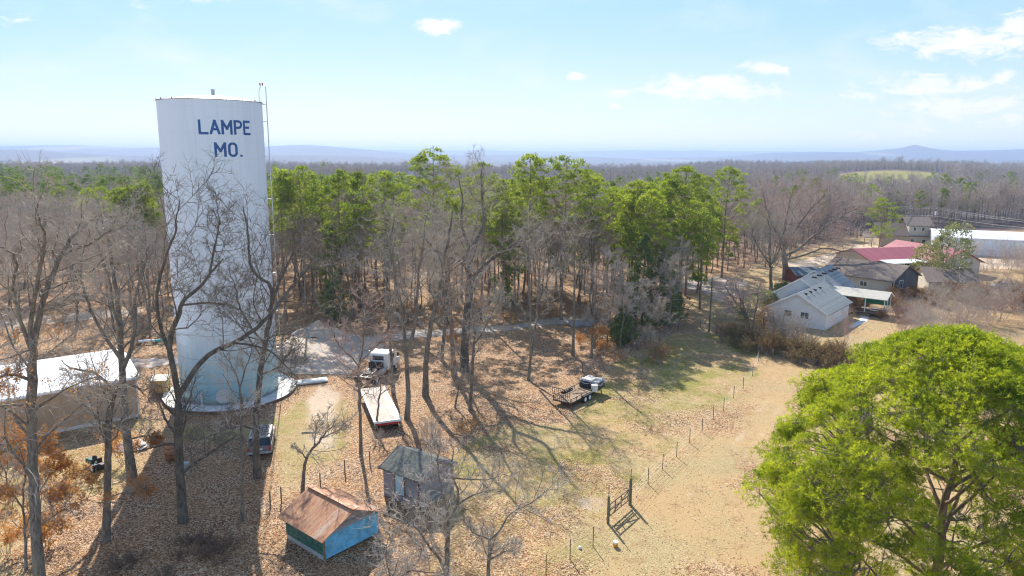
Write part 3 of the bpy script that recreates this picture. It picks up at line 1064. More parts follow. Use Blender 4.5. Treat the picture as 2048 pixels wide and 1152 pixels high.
# vent, lamp arm and little lugs on the roof
mb = MB().cyl((0.2, 0.3, TH + 0.5), (0.2, 0.3, TH + 1.1), 0.16, seg=12)
mb.build('roof_vent', M['grey'], tower)
MB().cyl((0.2, 0.3, TH + 1.1), (0.2, 0.3, TH + 1.22), 0.32, 0.2, seg=16).build('vent_cap', M['galv'], tower)
p0 = pol(TR - 0.2, la - 0.10, TH)
mb = MB()
pp = [p0, p0 + Vector((0, 0, 1.0)), p0 + Vector((0.08, 0.02, 1.4)), p0 + Vector((0.25, 0.05, 1.65))]
for a, b_ in zip(pp[:-1], pp[1:]): mb.cyl(a, b_, 0.035, seg=6)
arm = mb.build('lamp_arm', M['galv'], tower)
MB().cyl(pp[-1] + Vector((-0.12, 0, 0.02)), pp[-1] + Vector((-0.12, 0, 0.25)), 0.07, seg=8).cyl(pp[-1] + Vector((0.12, 0, 0.02)), pp[-1] + Vector((0.12, 0, 0.25)), 0.07, seg=8).build('warning_lamp', M['red'], tower)
for k_ in range(10):
    a = CAMDIR + R_(-90 + k_ * 20 + 7)
    MB().box((0, 0, 0), (0.06, 0.07, 0.13), a, M=Matrix.Translation(pol(TR - 0.03, a, TH + 0.1))).build('lug', M['rust'], tower)
# round manhole with hinged lid at the foot
ma = CAMDIR - R_(8)
R0 = Matrix.Rotation(ma, 4, 'Z')
mb = MB().cyl((TR - 0.1, 0, 1.25), (TR + 0.32, 0, 1.25), 0.62, seg=24)
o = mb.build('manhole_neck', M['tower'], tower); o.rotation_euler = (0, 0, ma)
mb = MB().cyl((TR + 0.33, 0, 1.25), (TR + 0.39, 0, 1.25), 0.72, seg=24)
for i in range(12):
    aa = i * math.pi / 6
    mb.cyl((TR + 0.39, 0.64 * math.cos(aa), 1.25 + 0.64 * math.sin(aa)), (TR + 0.43, 0.64 * math.cos(aa), 1.25 + 0.64 * math.sin(aa)), 0.03, seg=6)
o = mb.build('manhole_lid', M['galv'], tower); o.rotation_euler = (0, 0, ma)
# overflow pipe beside the manhole
mb = MB().cyl((TR + 0.35, -2.0, 0.3), (TR + 0.35, -2.0, 1.6), 0.11, seg=10).cyl((TR + 0.35, -2.0, 1.6), (TR - 0.1, -2.0, 1.6), 0.11, seg=10)
o = mb.build('overflow_pipe', M['galv'], tower); o.rotation_euler = (0, 0, ma)

pad = empty('concrete_pad', (TX, TY, 0), 0, 'round pale concrete pad with a stained edge under the water tower', 'concrete pad')
V, q = lathe([(6.60, -0.05), (6.60, 0.255)], 96); mesh_np('pad_edge', V, [q], M['brownedge'], pad)
V, q = lathe([(6.60, 0.255), (6.56, 0.275), (0.01, 0.275)], 96); mesh_np('pad_top', V, [q], M['concrete'], pad)
wa = math.atan2(3.4, 5.2)
o = MB().box((8.2, 0, 0.11), (3.6, 1.4, 0.16), 0).build('walkway', M['concrete'], pad, bevel=0.01); o.rotation_euler = (0, 0, math.atan2(2.2, 5))

# ------------------------------------------------------------------ buildings
def frame(label, cat, name, origin, ang):
    return empty(name, (origin[0], origin[1], 0), ang, label, cat)


def gable_parts(e, x0, x1, y0, y1, he, hr, wallm, roofm, over=0.35, thick=0.10, ridge='x', name_r='roof', trim=None, ridge_off=0.5, z0=0.0, gablem=None):
    """walls + gable roof in local coordinates, ridge along local x (or y)"""
    if ridge == 'y':
        def sw(p): return (p[1], p[0], p[2])
        a0, a1, b0, b1 = y0, y1, x0, x1
    else:
        def sw(p): return p
        a0, a1, b0, b1 = x0, x1, y0, y1
    yr = b0 + (b1 - b0) * ridge_off
    prof = [(b0, z0), (b1, z0), (b1, he), (yr, hr), (b0, he)]
    mb = MB()
    pts = [sw((a0, y, z)) for y, z in prof] + [sw((a1, y, z)) for y, z in prof]
    n = 5
    mb.poly(pts, [list(range(n)), list(range(n, 2 * n))] + [[i, (i + 1) % n, n + (i + 1) % n, n + i] for i in (0, 1, 4)])
    w = mb.build('wall', wallm, e)
    mb = MB()
    for (yb, s) in ((b0, -1), (b1, 1)):
        sl = (he - hr) / (yb - yr)
        ye = yb + s * over; ze = he + sl * s * over
        lift = 0.02
        A = [(a0 - over, yr, hr + lift), (a1 + over, yr, hr + lift), (a1 + over, ye, ze + lift), (a0 - over, ye, ze + lift)]
        pts = [sw(p) for p in A] + [sw((p[0], p[1], p[2] + thick)) for p in A]
        mb.poly(pts, [[0, 1, 2, 3], [4, 5, 6, 7], [0, 1, 5, 4], [1, 2, 6, 5], [2, 3, 7, 6], [3, 0, 4, 7]])
    r = mb.build(name_r, roofm, e)
    if trim:
        for aa, sgn in ((a0 - over, -1), (a1 + over, 1)):
            for (yb, s) in ((b0, -1), (b1, 1)):
                sl = (he - hr) / (yb - yr)
                ye = yb + s * over; ze = he + sl * s * over
                MB().bar(sw((aa + sgn * 0.018, yr, hr + 0.03)), sw((aa + sgn * 0.018, ye, ze + 0.03)), 0.03, 0.22).build('bargeboard', trim, r)
    return w, r


def window(e, c, w, h, nrm, mfr, mgl, name='window', mull=1, depth=0.06):
    """nrm: 'x-','x+','y-','y+' in local coordinates of e"""
    ax, s = nrm[0], (1 if nrm[1] == '+' else -1)
    cx, cy, cz = c

    def bx(u, z, su, sz, off, th):
        if ax == 'x': return ((cx + s * off, cy + u, cz + z), (th, su, sz))
        return ((cx + u, cy + s * off, cz + z), (su, th, sz))
    mb = MB()
    f = 0.07
    for u, z, su, sz in ((-w / 2, 0, f, h + f), (w / 2, 0, f, h + f), (0, h / 2, w - f, f), (0, -h / 2, w - f, f)):
        mb.box(*bx(u, z, su, sz, depth / 2, depth))
    for k_ in range(mull):
        mb.box(*bx(-w / 2 + w * (k_ + 1) / (mull + 1), 0, 0.05, h - f, 0.02, 0.035))
    fr_ = mb.build(name, mfr, e)
    mb = MB(); cc, ss = bx(0, 0, w - f, h - f, 0.006, 0.012); mb.box(cc, ss)
    mb.build('pane', mgl, fr_)
    return fr_


M['rustroof'], t, b = newmat('rusted_sheet_roof')
tcn = t.add('ShaderNodeTexCoord'); v = tcn.outputs['Object']
s = t.add('ShaderNodeSeparateXYZ'); t.l.new(v, s.inputs[0])
sheetn = t.math('FLOOR', t.math('DIVIDE', s.outputs[0], 0.62))
wn = t.add('ShaderNodeTexWhiteNoise', noise_dimensions='1D'); t.l.new(sheetn, wn.inputs['W'])
n = t.noise(t.mapping(v, (2.2, 0.5, 0.5)), 3.0, 7, 0.72, 0.4)
k = t.ramp(n, [(0.25, (0.20, 0.07, 0.03)), (0.42, (0.40, 0.17, 0.08)), (0.58, (0.56, 0.31, 0.17)), (0.75, (0.66, 0.47, 0.34))])
k = t.mix(t.math('MULTIPLY', wn.outputs[0], 0.35), k, (0.42, 0.21, 0.12))
nearend = t.maprange(s.outputs[0], 0.9, 0.75, 0, 1)
pal = t.math('MULTIPLY', nearend, t.maprange(s.outputs[0], 0.16, 0.28, 0, 1))
k = t.mix(t.math('MULTIPLY', pal, t.maprange(t.noise(t.mapping(v, (1, .6, .6)), 2.0, 5, 0.6), 0.35, 0.75, 0, 0.75)), k, (0.60, 0.55, 0.47))
t.l.new(k, b.inputs['Base Color']); b.inputs['Roughness'].default_value = 0.62; b.inputs['Metallic'].default_value = 0.15
wv = t.math('SINE', t.math('MULTIPLY', s.outputs[0], 2 * math.pi / 0.08))
bn = t.add('ShaderNodeBump'); bn.inputs['Strength'].default_value = 0.6; bn.inputs['Distance'].default_value = 0.02
t.l.new(wv, bn.inputs['Height']); t.l.new(bn.outputs[0], b.inputs['Normal'])
M['teal'] = plain('bright_blue_paint', (0.12, 0.42, 0.64), 0.7, var=0.4, scale=1.6, bump=0.3, dirt=(0.36, 0.48, 0.52), dirt_amt=0.8)
M['green'] = plain('peeling_green_paint', (0.012, 0.10, 0.07), 0.7, var=0.3, scale=2, dirt=(0.30, 0.27, 0.22), dirt_amt=0.75)
M['oldboard'] = ridged('weathered_grey_boards', (0.25, 0.24, 0.245), (0.40, 0.39, 0.40), 'Z', 0.16, 0.85, depth=0.03, dirt=(0.10, 0.075, 0.06), dirt_amt=0.5, dirt_stretch=(0.4, 0.4, 3))
M['moss'] = plain('mossy_old_shingles', (0.12, 0.13, 0.115), 0.95, var=0.5, scale=3, bump=0.8, bscale=14, dirt=(0.17, 0.13, 0.085), dirt_amt=0.8)
M['siding'] = ridged('white_lap_siding', (0.84, 0.84, 0.84), (0.88, 0.88, 0.87), 'Z', 0.125, 0.5, depth=0.02, var=0.05)
M['ribroof'] = ridged('grey_ribbed_roof', (0.22, 0.235, 0.23), (0.29, 0.30, 0.29), 'Y', 0.24, 0.75, depth=0.06, dirt=(0.16, 0.19, 0.19), dirt_amt=0.5, var=0.25)
M['blueroof'] = ridged('blue_grey_roof', (0.09, 0.135, 0.17), (0.18, 0.23, 0.26), 'Y', 0.3, 0.7, depth=0.06, dirt=(0.11, 0.15, 0.18), dirt_amt=0.6, var=0.3)
M['cream'] = plain('cream_boards', (0.47, 0.44, 0.37), 0.7, var=0.12, scale=1.5, dirt=(0.32, 0.28, 0.2), dirt_amt=0.4)
M['tan'] = plain('tan_sheet_wall', (0.46, 0.31, 0.19), 0.6, var=0.08, scale=0.6, dirt=(0.30, 0.19, 0.11), dirt_amt=0.3)
M['tanrib'] = ridged('tan_ribbed_wall', (0.44, 0.29, 0.175), (0.49, 0.335, 0.21), 'X', 0.3, 0.55, depth=0.03, var=0.12)
M['whiteroof'] = ridged('white_metal_roof', (0.80, 0.80, 0.80), (0.86, 0.86, 0.86), 'X', 0.9, 0.35, depth=0.03, dirt=(0.6, 0.58, 0.55), dirt_amt=0.3, var=0.06)
M['redroof'] = ridged('dark_red_metal_roof', (0.30, 0.055, 0.06), (0.38, 0.085, 0.085), 'X', 0.4, 0.45, depth=0.03, var=0.2)
M['brownroof'] = plain('brown_shingle_roof', (0.19, 0.145, 0.115), 0.9, var=0.25, scale=2.5, bump=0.5, dirt=(0.09, 0.07, 0.06), dirt_amt=0.5)
M['darkboard'] = ridged('dark_barn_boards', (0.06, 0.065, 0.075), (0.12, 0.125, 0.13), 'Y', 0.2, 0.8, depth=0.03, dirt=(0.035, 0.035, 0.035), dirt_amt=0.5)
M['yellowwood'] = ridged('yellow_boards', (0.52, 0.38, 0.17), (0.62, 0.47, 0.24), 'X', 0.22, 0.8, depth=0.02)
M['deckwood'] = ridged('trailer_planks', (0.24, 0.15, 0.085), (0.42, 0.29, 0.18), 'X', 0.17, 0.85, depth=0.02, dirt=(0.15, 0.09, 0.05), dirt_amt=0.6)
M['greentarp'] = plain('green_sheet', (0.01, 0.26, 0.12), 0.6, var=0.2, scale=2)
M['darkred'] = plain('dark_red_boards', (0.12, 0.025, 0.025), 0.7, var=0.2)
M['ltblue'] = plain('pale_blue_door', (0.36, 0.60, 0.70), 0.6, var=0.12, scale=2, dirt=(0.3, 0.4, 0.42), dirt_amt=0.4)
M['brownwood'] = plain('old_timber', (0.19, 0.14, 0.095), 0.85, var=0.35, scale=4, bump=0.4)
M['greenwood'] = plain('old_green_timber', (0.15, 0.155, 0.09), 0.85, var=0.35, scale=4, bump=0.4)
M['stone'] = plain('tan_stone_wall', (0.42, 0.33, 0.24), 0.9, var=0.35, scale=3, bump=0.6, bscale=5)


def ang_of(a, b):
    return math.atan2(b[1] - a[1], b[0] - a[0])


# rusty-roofed shed. local x: along the ridge, away from the gable wall that is painted blue
A = G(650, 1124); Bp = G(753.5, 1068); Cc = G(573, 1077)
sx_ang = ang_of(A, Cc)
sw_ = (Bp - A).length; sl_ = (Cc - A).length
shed = frame('small shed with a rusty sheet roof, bright blue gable wall and dark green side', 'shed', 'garden_shed', A, sx_ang)
# in this frame the blue wall runs along -y
mbw = MB()
he, hr = 1.75, 2.75
mbw.poly([(0, 0, .12), (0, -sw_, .12), (0, -sw_, he), (0, 0, he)], [[0, 1, 2, 3]])
e = shed
# walls as separate coloured parts
def slab_wall(name, pts, mat, th, par):
    """pts: loop in order, wall extruded by th along its normal (inwards)"""
    v = [Vector(p) for p in pts]
    n_ = (v[1] - v[0]).cross(v[2] - v[0]).normalized() * th
    k_ = len(v)
    mb = MB(); mb.poly([tuple(p) for p in v] + [tuple(p + n_) for p in v], [list(range(k_)), list(range(k_, 2 * k_))] + [[i, (i + 1) % k_, k_ + (i + 1) % k_, k_ + i] for i in range(k_)])
    return mb.build(name, mat, par)
mbw.bm.free()
slab_wall('gable_wall', [(0, 0, .15), (0, -sw_, .15), (0, -sw_, he - .12), (0, 0, he - .12)], M['teal'], -0.06, e)
slab_wall('gable_boards', [(0.02, 0, he - .12), (0.02, -sw_, he - .12), (0.02, -sw_, he + .02), (0.02, -sw_ / 2, hr), (0.02, 0, he + .02)], M['oldboard'], -0.06, e)
slab_wall('side_wall', [(-0.02, 0.0, .35), (sl_, 0.0, .35), (sl_, 0.0, he), (-0.02, 0.0, he)], M['green'], 0.06, e)
slab_wall('foundation', [(0.0, -0.03, 0.0), (sl_, -0.03, 0.0), (sl_, -0.03, .35), (0.0, -0.03, .35)], M['grey'], 0.06, e)
slab_wall('side_wall', [(0, -sw_, .0), (sl_, -sw_, .0), (sl_, -sw_, he), (0, -sw_, he)], M['oldboard'], 0.05, e)
slab_wall('back_wall', [(sl_, -.07, 0), (sl_, -sw_ + .07, 0), (sl_, -sw_ + .07, he), (sl_, -sw_ / 2, hr - .02), (sl_, -.07, he)], M['oldboard'], -0.05, e)
MB().box((0.0, 0.02, he / 2 + .1), (0.09, 0.09, he - .1)).build('corner_post', M['brownwood'], e)
ov = 0.42
for s_ in (0, 1):
    yr = -sw_ / 2; yb = 0 if s_ == 0 else -sw_
    sg = 1 if s_ == 0 else -1
    slp = (hr - he) / (sw_ / 2)
    ye = yb + sg * ov; ze = he - slp * ov
    A4 = [(-ov, yr, hr + .04), (sl_ + ov * .7, yr, hr + .04), (sl_ + ov * .7, ye, ze + .04), (-ov, ye, ze + .04)]
    mb = MB(); mb.poly(A4 + [(x, y, z + .03) for x, y, z in A4], [[0, 1, 2, 3], [4, 5, 6, 7], [0, 1, 5, 4], [1, 2, 6, 5], [2, 3, 7, 6], [3, 0, 4, 7]])
    mb.build('roof_slope', M['rustroof'], e)
MB().bar((-ov - .02, -sw_ / 2, hr + .10), (sl_ + ov * .7, -sw_ / 2, hr + .10), 0.34, 0.05).build('ridge_cap', M['rust'] if False else M['rustroof'], e)

# grey board shed
A = G(839, 1020); Cc = G(768, 991)
ang2 = ang_of(A, Cc); sl2 = (Cc - A).length; sw2 = 3.7
shed2 = frame('weathered grey board shed with a mossy dark roof and pale blue door', 'shed', 'tool_shed', A, ang2)
w, r = gable_parts(shed2, 0, sl2, -sw2, 0, 2.25, 3.15, M['oldboard'], M['moss'], over=0.22, thick=0.10, trim=M['oldboard'])
MB().box((sl2 * 0.52, 0.035, 1.42), (0.85, 0.06, 1.55), bev=0.01).build('door', M['ltblue'], shed2)
mb = MB()
mb.box((sl2 * 0.52 - .47, 0.04, 1.42), (0.09, 0.08, 1.6)); mb.box((sl2 * 0.52 + .47, 0.04, 1.42), (0.09, 0.08, 1.6)); mb.box((sl2 * 0.52, 0.04, 2.27), (1.03, 0.08, 0.1))
mb.build('door_frame', M['brownwood'], shed2)
MB().box((0, 0.0, 1.1), (0.12, 0.12, 2.2)).build('corner_board', M['darkred'], shed2)

# long metal building at the left edge
p1 = G(281, 832); p0 = G(0, 888)
angb = ang_of(p0, p1)
L1 = 24.0
ob = Vector((p1.x - L1 * math.cos(angb), p1.y - L1 * math.sin(angb), 0))
mbld = frame('long low metal building with a white roof and tan walls', 'metal building', 'metal_building', ob, angb)
gable_parts(mbld, 0, L1, 0, 11.5, 3.9, 4.75, M['tanrib'], M['whiteroof'], over=0.25, thick=0.12)
mb = MB().box((L1 / 2, -0.31, 3.86), (L1 + .5, 0.12, 0.16)); mb.build('gutter', M['white'], mbld)
for xx in (L1 - .1, L1 - 12):
    MB().box((xx, -0.06, 1.95), (0.1, 0.08, 3.7)).build('downpipe', M['white'], mbld)
MB().box((L1 / 2, -0.03, 0.14), (L1, 0.05, 0.28)).build('plinth', M['concrete'], mbld)
MB().box((L1 + 0.04, 6.0, 1.05), (0.07, 1.0, 2.1)).build('door', M['white'], mbld)

# white gabled house
O = G(1650, 661)
Q1 = G(1696, 634); Q0 = G(1537, 643)
ah = ang_of(O, Q1)
wh = 8.4
house = frame('white gabled farmhouse with ribbed grey roof and a covered side porch', 'house', 'farmhouse', O, ah)
# local x = along ridge going back, local +y = towards the left gable corner
gable_parts(house, 0, 11.4, 0, wh, 2.45, 4.85, M['siding'], M['ribroof'], over=0.4, thick=0.12, trim=M['white'])
for yv in (3.0, 5.4):
    window(house, (0, yv, 1.75), 1.15, 0.95, 'x-', M['white'], M['glass'])
MB().box((5.7, -0.01, 0.15), (11.4, 0.04, 0.3)).build('foundation', M['concrete'], house)
gable_parts(house, 9.0, 18.5, 2.4, 11.2, 2.7, 5.6, M['siding'], M['ribroof'], over=0.4, thick=0.12, trim=M['white'], ridge_off=0.5)
gable_parts(house, 17.0, 25.0, 3.0, 11.4, 2.7, 5.85, M['siding'], M['blueroof'], over=0.4, thick=0.12, trim=M['white'])
for (x, z) in ((1.5, 4.88), (3.6, 4.88), (5.7, 4.88), (8.0, 4.88)):
    MB().box((x, wh / 2 - 0.5, z - .18), (0.16, 0.75, 0.22)).build('roof_vent', M['darksteel'], house)
for x in (12.0, 14.5, 17.0, 20.5, 22.5, 24.5):
    MB().box((x, 5.7, 5.55), (0.16, 0.75, 0.25)).build('roof_vent', M['darksteel'], house)
MB().cyl((12.6, 4.4, 4.7), (12.6, 4.4, 5.7), 0.09, seg=8).build('flue', M['galv'], house)
# porch
por = empty('porch', (0, 0, 0)); por.parent = house
px0, px1, py0, py1 = 14.2, 18.2, -4.4, -0.3
MB().box(((px0 + px1) / 2, (py0 + py1) / 2 + .8, 0.55), (px1 - px0, py1 - py0 + 1.6, 0.16)).build('deck', M['deckwood'], por)
gable_parts(por, px0 - .1, px1 + .1, py0, 3.4, 2.95, 3.75, None, M['cream'], over=0.35, thick=0.10, ridge='y', name_r='porch_roof', trim=M['white'])
for ch in list(por.children):
    if ch.name.startswith('wall'): bpy.data.objects.remove(ch)
slab_wall('gable_infill', [(px0 - .1, py0, 2.95), (px1 + .1, py0, 2.95), ((px0 + px1) / 2, py0, 3.74)], M['cream'], 0.05, por)
for x in (px0 + .05, (px0 + px1) / 2, px1 - .05):
    MB().box((x, py0 + .05, 1.75), (0.13, 0.13, 2.4)).build('post', M['white'], por)
MB().box((px0 + .05, py1 - 1.3, 1.75), (0.13, 0.13, 2.4)).build('post', M['white'], por)
mb = MB()
for z in (0.95, 1.25, 1.55):
    mb.box(((px0 + px1) / 2, py0 + .02, z), (px1 - px0, 0.06, 0.10))
mb.box((px0, py0 + 1.0, 1.05), (0.06, 2.0, 0.1)); mb.box((px0, py0 + 1.0, 1.5), (0.06, 2.0, 0.1))
mb.build('railing', M['white'], por)
MB().box((px1 - .1, (py0 + py1) / 2, 2.1), (0.04, py1 - py0 - .3, 1.6)).build('green_screen', M['greentarp'], por)
MB().box((px0 - .35, -1.7, 0.32), (0.6, 1.5, 0.12)).box((px0 - .75, -1.7, 0.15), (0.5, 1.5, 0.12)).build('steps', M['deckwood'], por)
MB().box(((px0 + px1) / 2, (py0 + py1) / 2 + .4, 0.25), (px1 - px0 - .3, py1 - py0, 0.45)).build('skirt', M['darksteel'], por)
o = sheet('garden_path', lambda X, Y: 0.75 - pdist(X, Y, [tuple((house.matrix_basis @ Vector(p))[:2]) for p in ((4.8, -2.2, 0), (9.5, -2.6, 0), (13.6, -1.9, 0))]), 40, 70, 95, 125, 0.25, M['concrete'], 0.03, 0.0)

# well house, barn, red-roofed house, two-storey house, white metal shop, low brown roof
def simple(label, cat, name, px, py, ang, L, Wd, he, hr, wm, rm, **kw):
    e = frame(label, cat, name, G(px, py), ang)
    gable_parts(e, 0, L, 0, Wd, he, hr, wm, rm, **kw)
    return e


wl = simple('tiny outbuilding with blue grey roof and dark red walls behind the farmhouse', 'outbuilding', 'well_house', 1592, 569, R_(8), 5.4, 4.6, 1.9, 3.0, M['darkred'], M['blueroof'], over=0.35)
MB().box((2.7, -0.04, 0.9), (0.9, 0.06, 1.7)).build('door', M['brownwood'], wl)
O2 = G(1781, 594)
ab = R_(128)
barn = frame('brown-roofed barn with dark board gable and cream side wall', 'barn', 'barn', O2, ab)
# local x along ridge (going back left), gable wall along local -y (to the right)
gable_parts(barn, 0, 13.0, -10.5, 0, 2.9, 5.1, M['cream'], M['brownroof'], over=0.5, thick=0.14)
slab_wall('gable_boards', [(-0.03, 0, 0), (-0.03, -10.5, 0), (-0.03, -10.5, 2.9), (-0.03, -5.25, 5.05), (-0.03, 0, 2.9)], M['darkboard'], -0.03, barn)
window(barn, (-0.06, -3.4, 1.9), 1.5, 1.5, 'x-', M['white'], M['glass'], mull=1)
window(barn, (5.0, 0.0, 1.7), 1.3, 0.9, 'y+', M['white'], M['glass'], mull=1)
window(barn, (8.0, 0.0, 1.7), 1.3, 0.9, 'y+', M['white'], M['glass'], mull=1)
MB().cyl((-0.12, -0.5, 0.1), (-0.12, -0.5, 2.7), 0.07, seg=8).build('downpipe', M['white'], barn)

low = simple('low brown-roofed building half hidden by orange brush beside the barn', 'outbuilding', 'low_outbuilding', 1856, 583, R_(-12), 8.0, 9.0, 2.0, 3.9, M['cream'], M['brownroof'], over=0.5)
MB().box((3.5, -0.04, 0.95), (1.0, 0.06, 1.9)).build('door', M['brownwood'], low)

O3 = G(1740, 548)
red = frame('long house with dark red metal roof and cream gable', 'house', 'red_roofed_house', O3, R_(14))
gable_parts(red, 0, 22, 0, 11, 2.9, 4.6, M['cream'], M['redroof'], over=0.6, thick=0.14)
gable_parts(red, 12, 22.5, -5.5, 12, 2.85, 5.3, M['cream'], M['redroof'], over=0.6, thick=0.14, ridge='y')
mb = MB(); A4 = [(1.5, -0.5, 2.95), (12, -0.5, 2.95), (12, -3.6, 2.6), (1.5, -3.6, 2.6)]
mb.poly(A4 + [(x, y, z + .1) for x, y, z in A4], [[0, 1, 2, 3], [4, 5, 6, 7], [0, 1, 5, 4], [1, 2, 6, 5], [2, 3, 7, 6], [3, 0, 4, 7]])
mb.build('awning', M['white'], red)
for x in (1.7, 5.2, 8.6, 11.8):
    MB().box((x, -3.5, 1.3), (0.12, 0.12, 2.6)).build('awning_post', M['white'], red)
window(red, (0, 3.2, 1.7), 1.1, 1.1, 'x-', M['white'], M['glass']); window(red, (0, 7.6, 1.7), 1.1, 1.1, 'x-', M['white'], M['glass'])
window(red, (4.5, 0, 1.6), 1.5, 1.2, 'y-', M['white'], M['glass']); window(red, (9.0, 0, 1.6), 1.5, 1.2, 'y-', M['white'], M['glass'])

O4 = G(1783, 494)
two = frame('two-storey tan house with brown roofs and a wooden side balcony', 'house', 'two_storey_house', O4, R_(-12))
gable_parts(two, -3.2, 9.6, 0, 9, 3.0, 3.3, M['stone'], M['brownroof'], over=0.1)
gable_parts(two, 4.2, 9.3, 0.8, 8, 6.2, 7.9, M['cream'], M['brownroof'], over=0.9, thick=0.2)
mb = MB(); A4 = [(-4.6, -0.6, 3.05), (4.1, -0.6, 3.05), (4.1, 4.5, 6.1), (-3.9, 4.5, 6.1)]
mb.poly(A4 + [(x, y, z + .2) for x, y, z in A4], [[0, 1, 2, 3], [4, 5, 6, 7], [0, 1, 5, 4], [1, 2, 6, 5], [2, 3, 7, 6], [3, 0, 4, 7]])
mb.build('lower_roof', M['brownroof'], two)
for x in (5.6, 7.7): window(two, (x, 0.8, 5.0), 0.7, 1.0, 'y-', M['white'], M['glass'], mull=0)
for x in (5.0, 7.9): window(two, (x, 0, 1.6), 0.9, 1.5, 'y-', M['white'], M['glass'], mull=0)
mb = MB().box((10.6, 2.5, 3.4), (2.4, 4.5, 0.15))
for z in (3.9, 4.3): mb.box((10.6, 0.3, z), (2.4, 0.07, 0.12)); mb.box((11.75, 2.5, z), (0.07, 4.5, 0.12))
mb.box((11.7, 0.3, 2.2), (0.15, 0.15, 4.3)).box((9.7, 0.3, 2.2), (0.15, 0.15, 4.3)).box((11.7, 4.6, 2.2), (0.15, 0.15, 4.3))
mb.build('balcony', M['yellowwood'], two)
mb = MB(); A4 = [(-7.6, -1.5, 2.5), (-3.4, -1.5, 2.5), (-3.4, 1.5, 3.2), (-7.6, 1.5, 3.2)]
mb.poly(A4 + [(x, y, z + .12) for x, y, z in A4], [[0, 1, 2, 3], [4, 5, 6, 7], [0, 1, 5, 4], [1, 2, 6, 5], [2, 3, 7, 6], [3, 0, 4, 7]])
mb.build('side_porch_roof', M['brownroof'], two)
for x in (-7.4, -5.5, -3.6): MB().box((x, -1.4, 1.25), (0.15, 0.15, 2.5)).build('porch_post', M['brownwood'], two)

O5 = G(1866, 506)
shop = frame('long white metal shop building beyond the utility poles', 'metal building', 'white_shop_building', O5, R_(-24))
gable_parts(shop, 0, 48, 0, 15, 4.2, 5.5, ridged('white_ribbed_wall', (0.66, 0.70, 0.76), (0.72, 0.76, 0.80), 'X', 0.9, 0.5, depth=0.05), M['whiteroof'], over=0.3, thick=0.15)
for x in (9, 19, 29): MB().box((x, -0.06, 1.9), (3.4, 0.08, 3.6)).build('roller_door', M['white'], shop)

# ------------------------------------------------------------------ vehicles and things on the ground
def wheel(par, c, r, w, ax=(1, 0, 0), rim=None, hub=0.55):
    ax = Vector(ax).normalized()
    c = Vector(c)
    e_ = MB().cyl(c - ax * w / 2, c + ax * w / 2, r, seg=20).build('wheel', M['black'], par, smooth=False, bevel=0.015)
    MB().cyl(c - ax * (w / 2 + .012), c + ax * (w / 2 + .012), r * hub, seg=16).build('rim', rim or M['white'], e_)
    return e_


# white truck, seen from behind
tp = G(727, 772)
truck = empty('flatbed_truck', (tp.x, tp.y, 0), R_(-14), 'white cab truck with a bare black chassis parked at the gravel edge', 'truck')
# local +y = forward
mb = MB().box((-0.42, 3.2, 0.95), (0.12, 7.4, 0.24)).box((0.42, 3.2, 0.95), (0.12, 7.4, 0.24))
for y in (0.1, 1.2, 2.3, 3.4, 4.4): mb.box((0, y, 0.95), (0.8, 0.1, 0.18))
mb.build('chassis', M['darksteel'], truck)
pr = [(3.9, 0.75), (6.6, 0.75), (7.35, 0.8), (7.4, 1.35), (6.5, 1.55), (6.1, 2.45), (5.7, 2.62), (4.1, 2.62), (3.9, 2.5)]
mb = MB(); n_ = len(pr)
mb.poly([(-1.15, y, z) for y, z in pr] + [(1.15, y, z) for y, z in pr], [list(range(n_)), list(range(n_, 2 * n_))] + [[i, (i + 1) % n_, n_ + (i + 1) % n_, n_ + i] for i in range(n_)])
cab = mb.build('cab', M['white'], truck, bevel=0.06)
MB().box((0, 3.885, 2.05), (1.35, 0.03, 0.5), bev=0.01).build('rear_window', M['glass'], cab)
for s_ in (-1, 1):
    MB().box((s_ * 1.165, 5.1, 2.0), (0.03, 1.1, 0.55)).build('side_window', M['glass'], cab)
    MB().box((s_ * 1.42, 6.2, 2.0), (0.18, 0.10, 0.5), bev=0.02).build('mirror', M['darksteel'], truck)
    MB().cyl((s_ * 0.75, 2.5, 0.75), (s_ * 0.75, 3.7, 0.75), 0.30, seg=16).build('fuel_tank', M['galv'], truck)
    wheel(truck, (s_ * 0.98, 0.9, 0.5), 0.50, 0.5)
    wheel(truck, (s_ * 1.0, 6.3, 0.48), 0.48, 0.28)
MB().box((0, -0.2, 0.95), (2.2, 0.12, 0.3)).build('rear_bumper', M['darksteel'], truck, bevel=0.02)
MB().cyl((0, 1.0, 1.12), (0, 1.0, 1.22), 0.48, seg=20).build('coupling_plate', M['black'], truck)
MB().cyl((-0.95, 3.75, 0.9), (-0.95, 3.75, 2.9), 0.07, seg=8).build('exhaust_stack', M['galv'], truck)
MB().box((0, 3.3, 1.4), (1.7, 0.35, 0.7), bev=0.03).build('headboard', M['darksteel'], truck)
mb = MB()
for i in range(7): mb.bar((-0.6 + .2 * i, 1.8, 1.15), (-0.5 + .16 * i, 3.0, 1.3), 0.05)
mb.build('hoses', M['black'], truck)
for s_ in (-1, 1): MB().box((s_ * 0.95, -0.28, 0.95), (0.18, 0.06, 0.12)).build('tail_light', M['red'], truck)

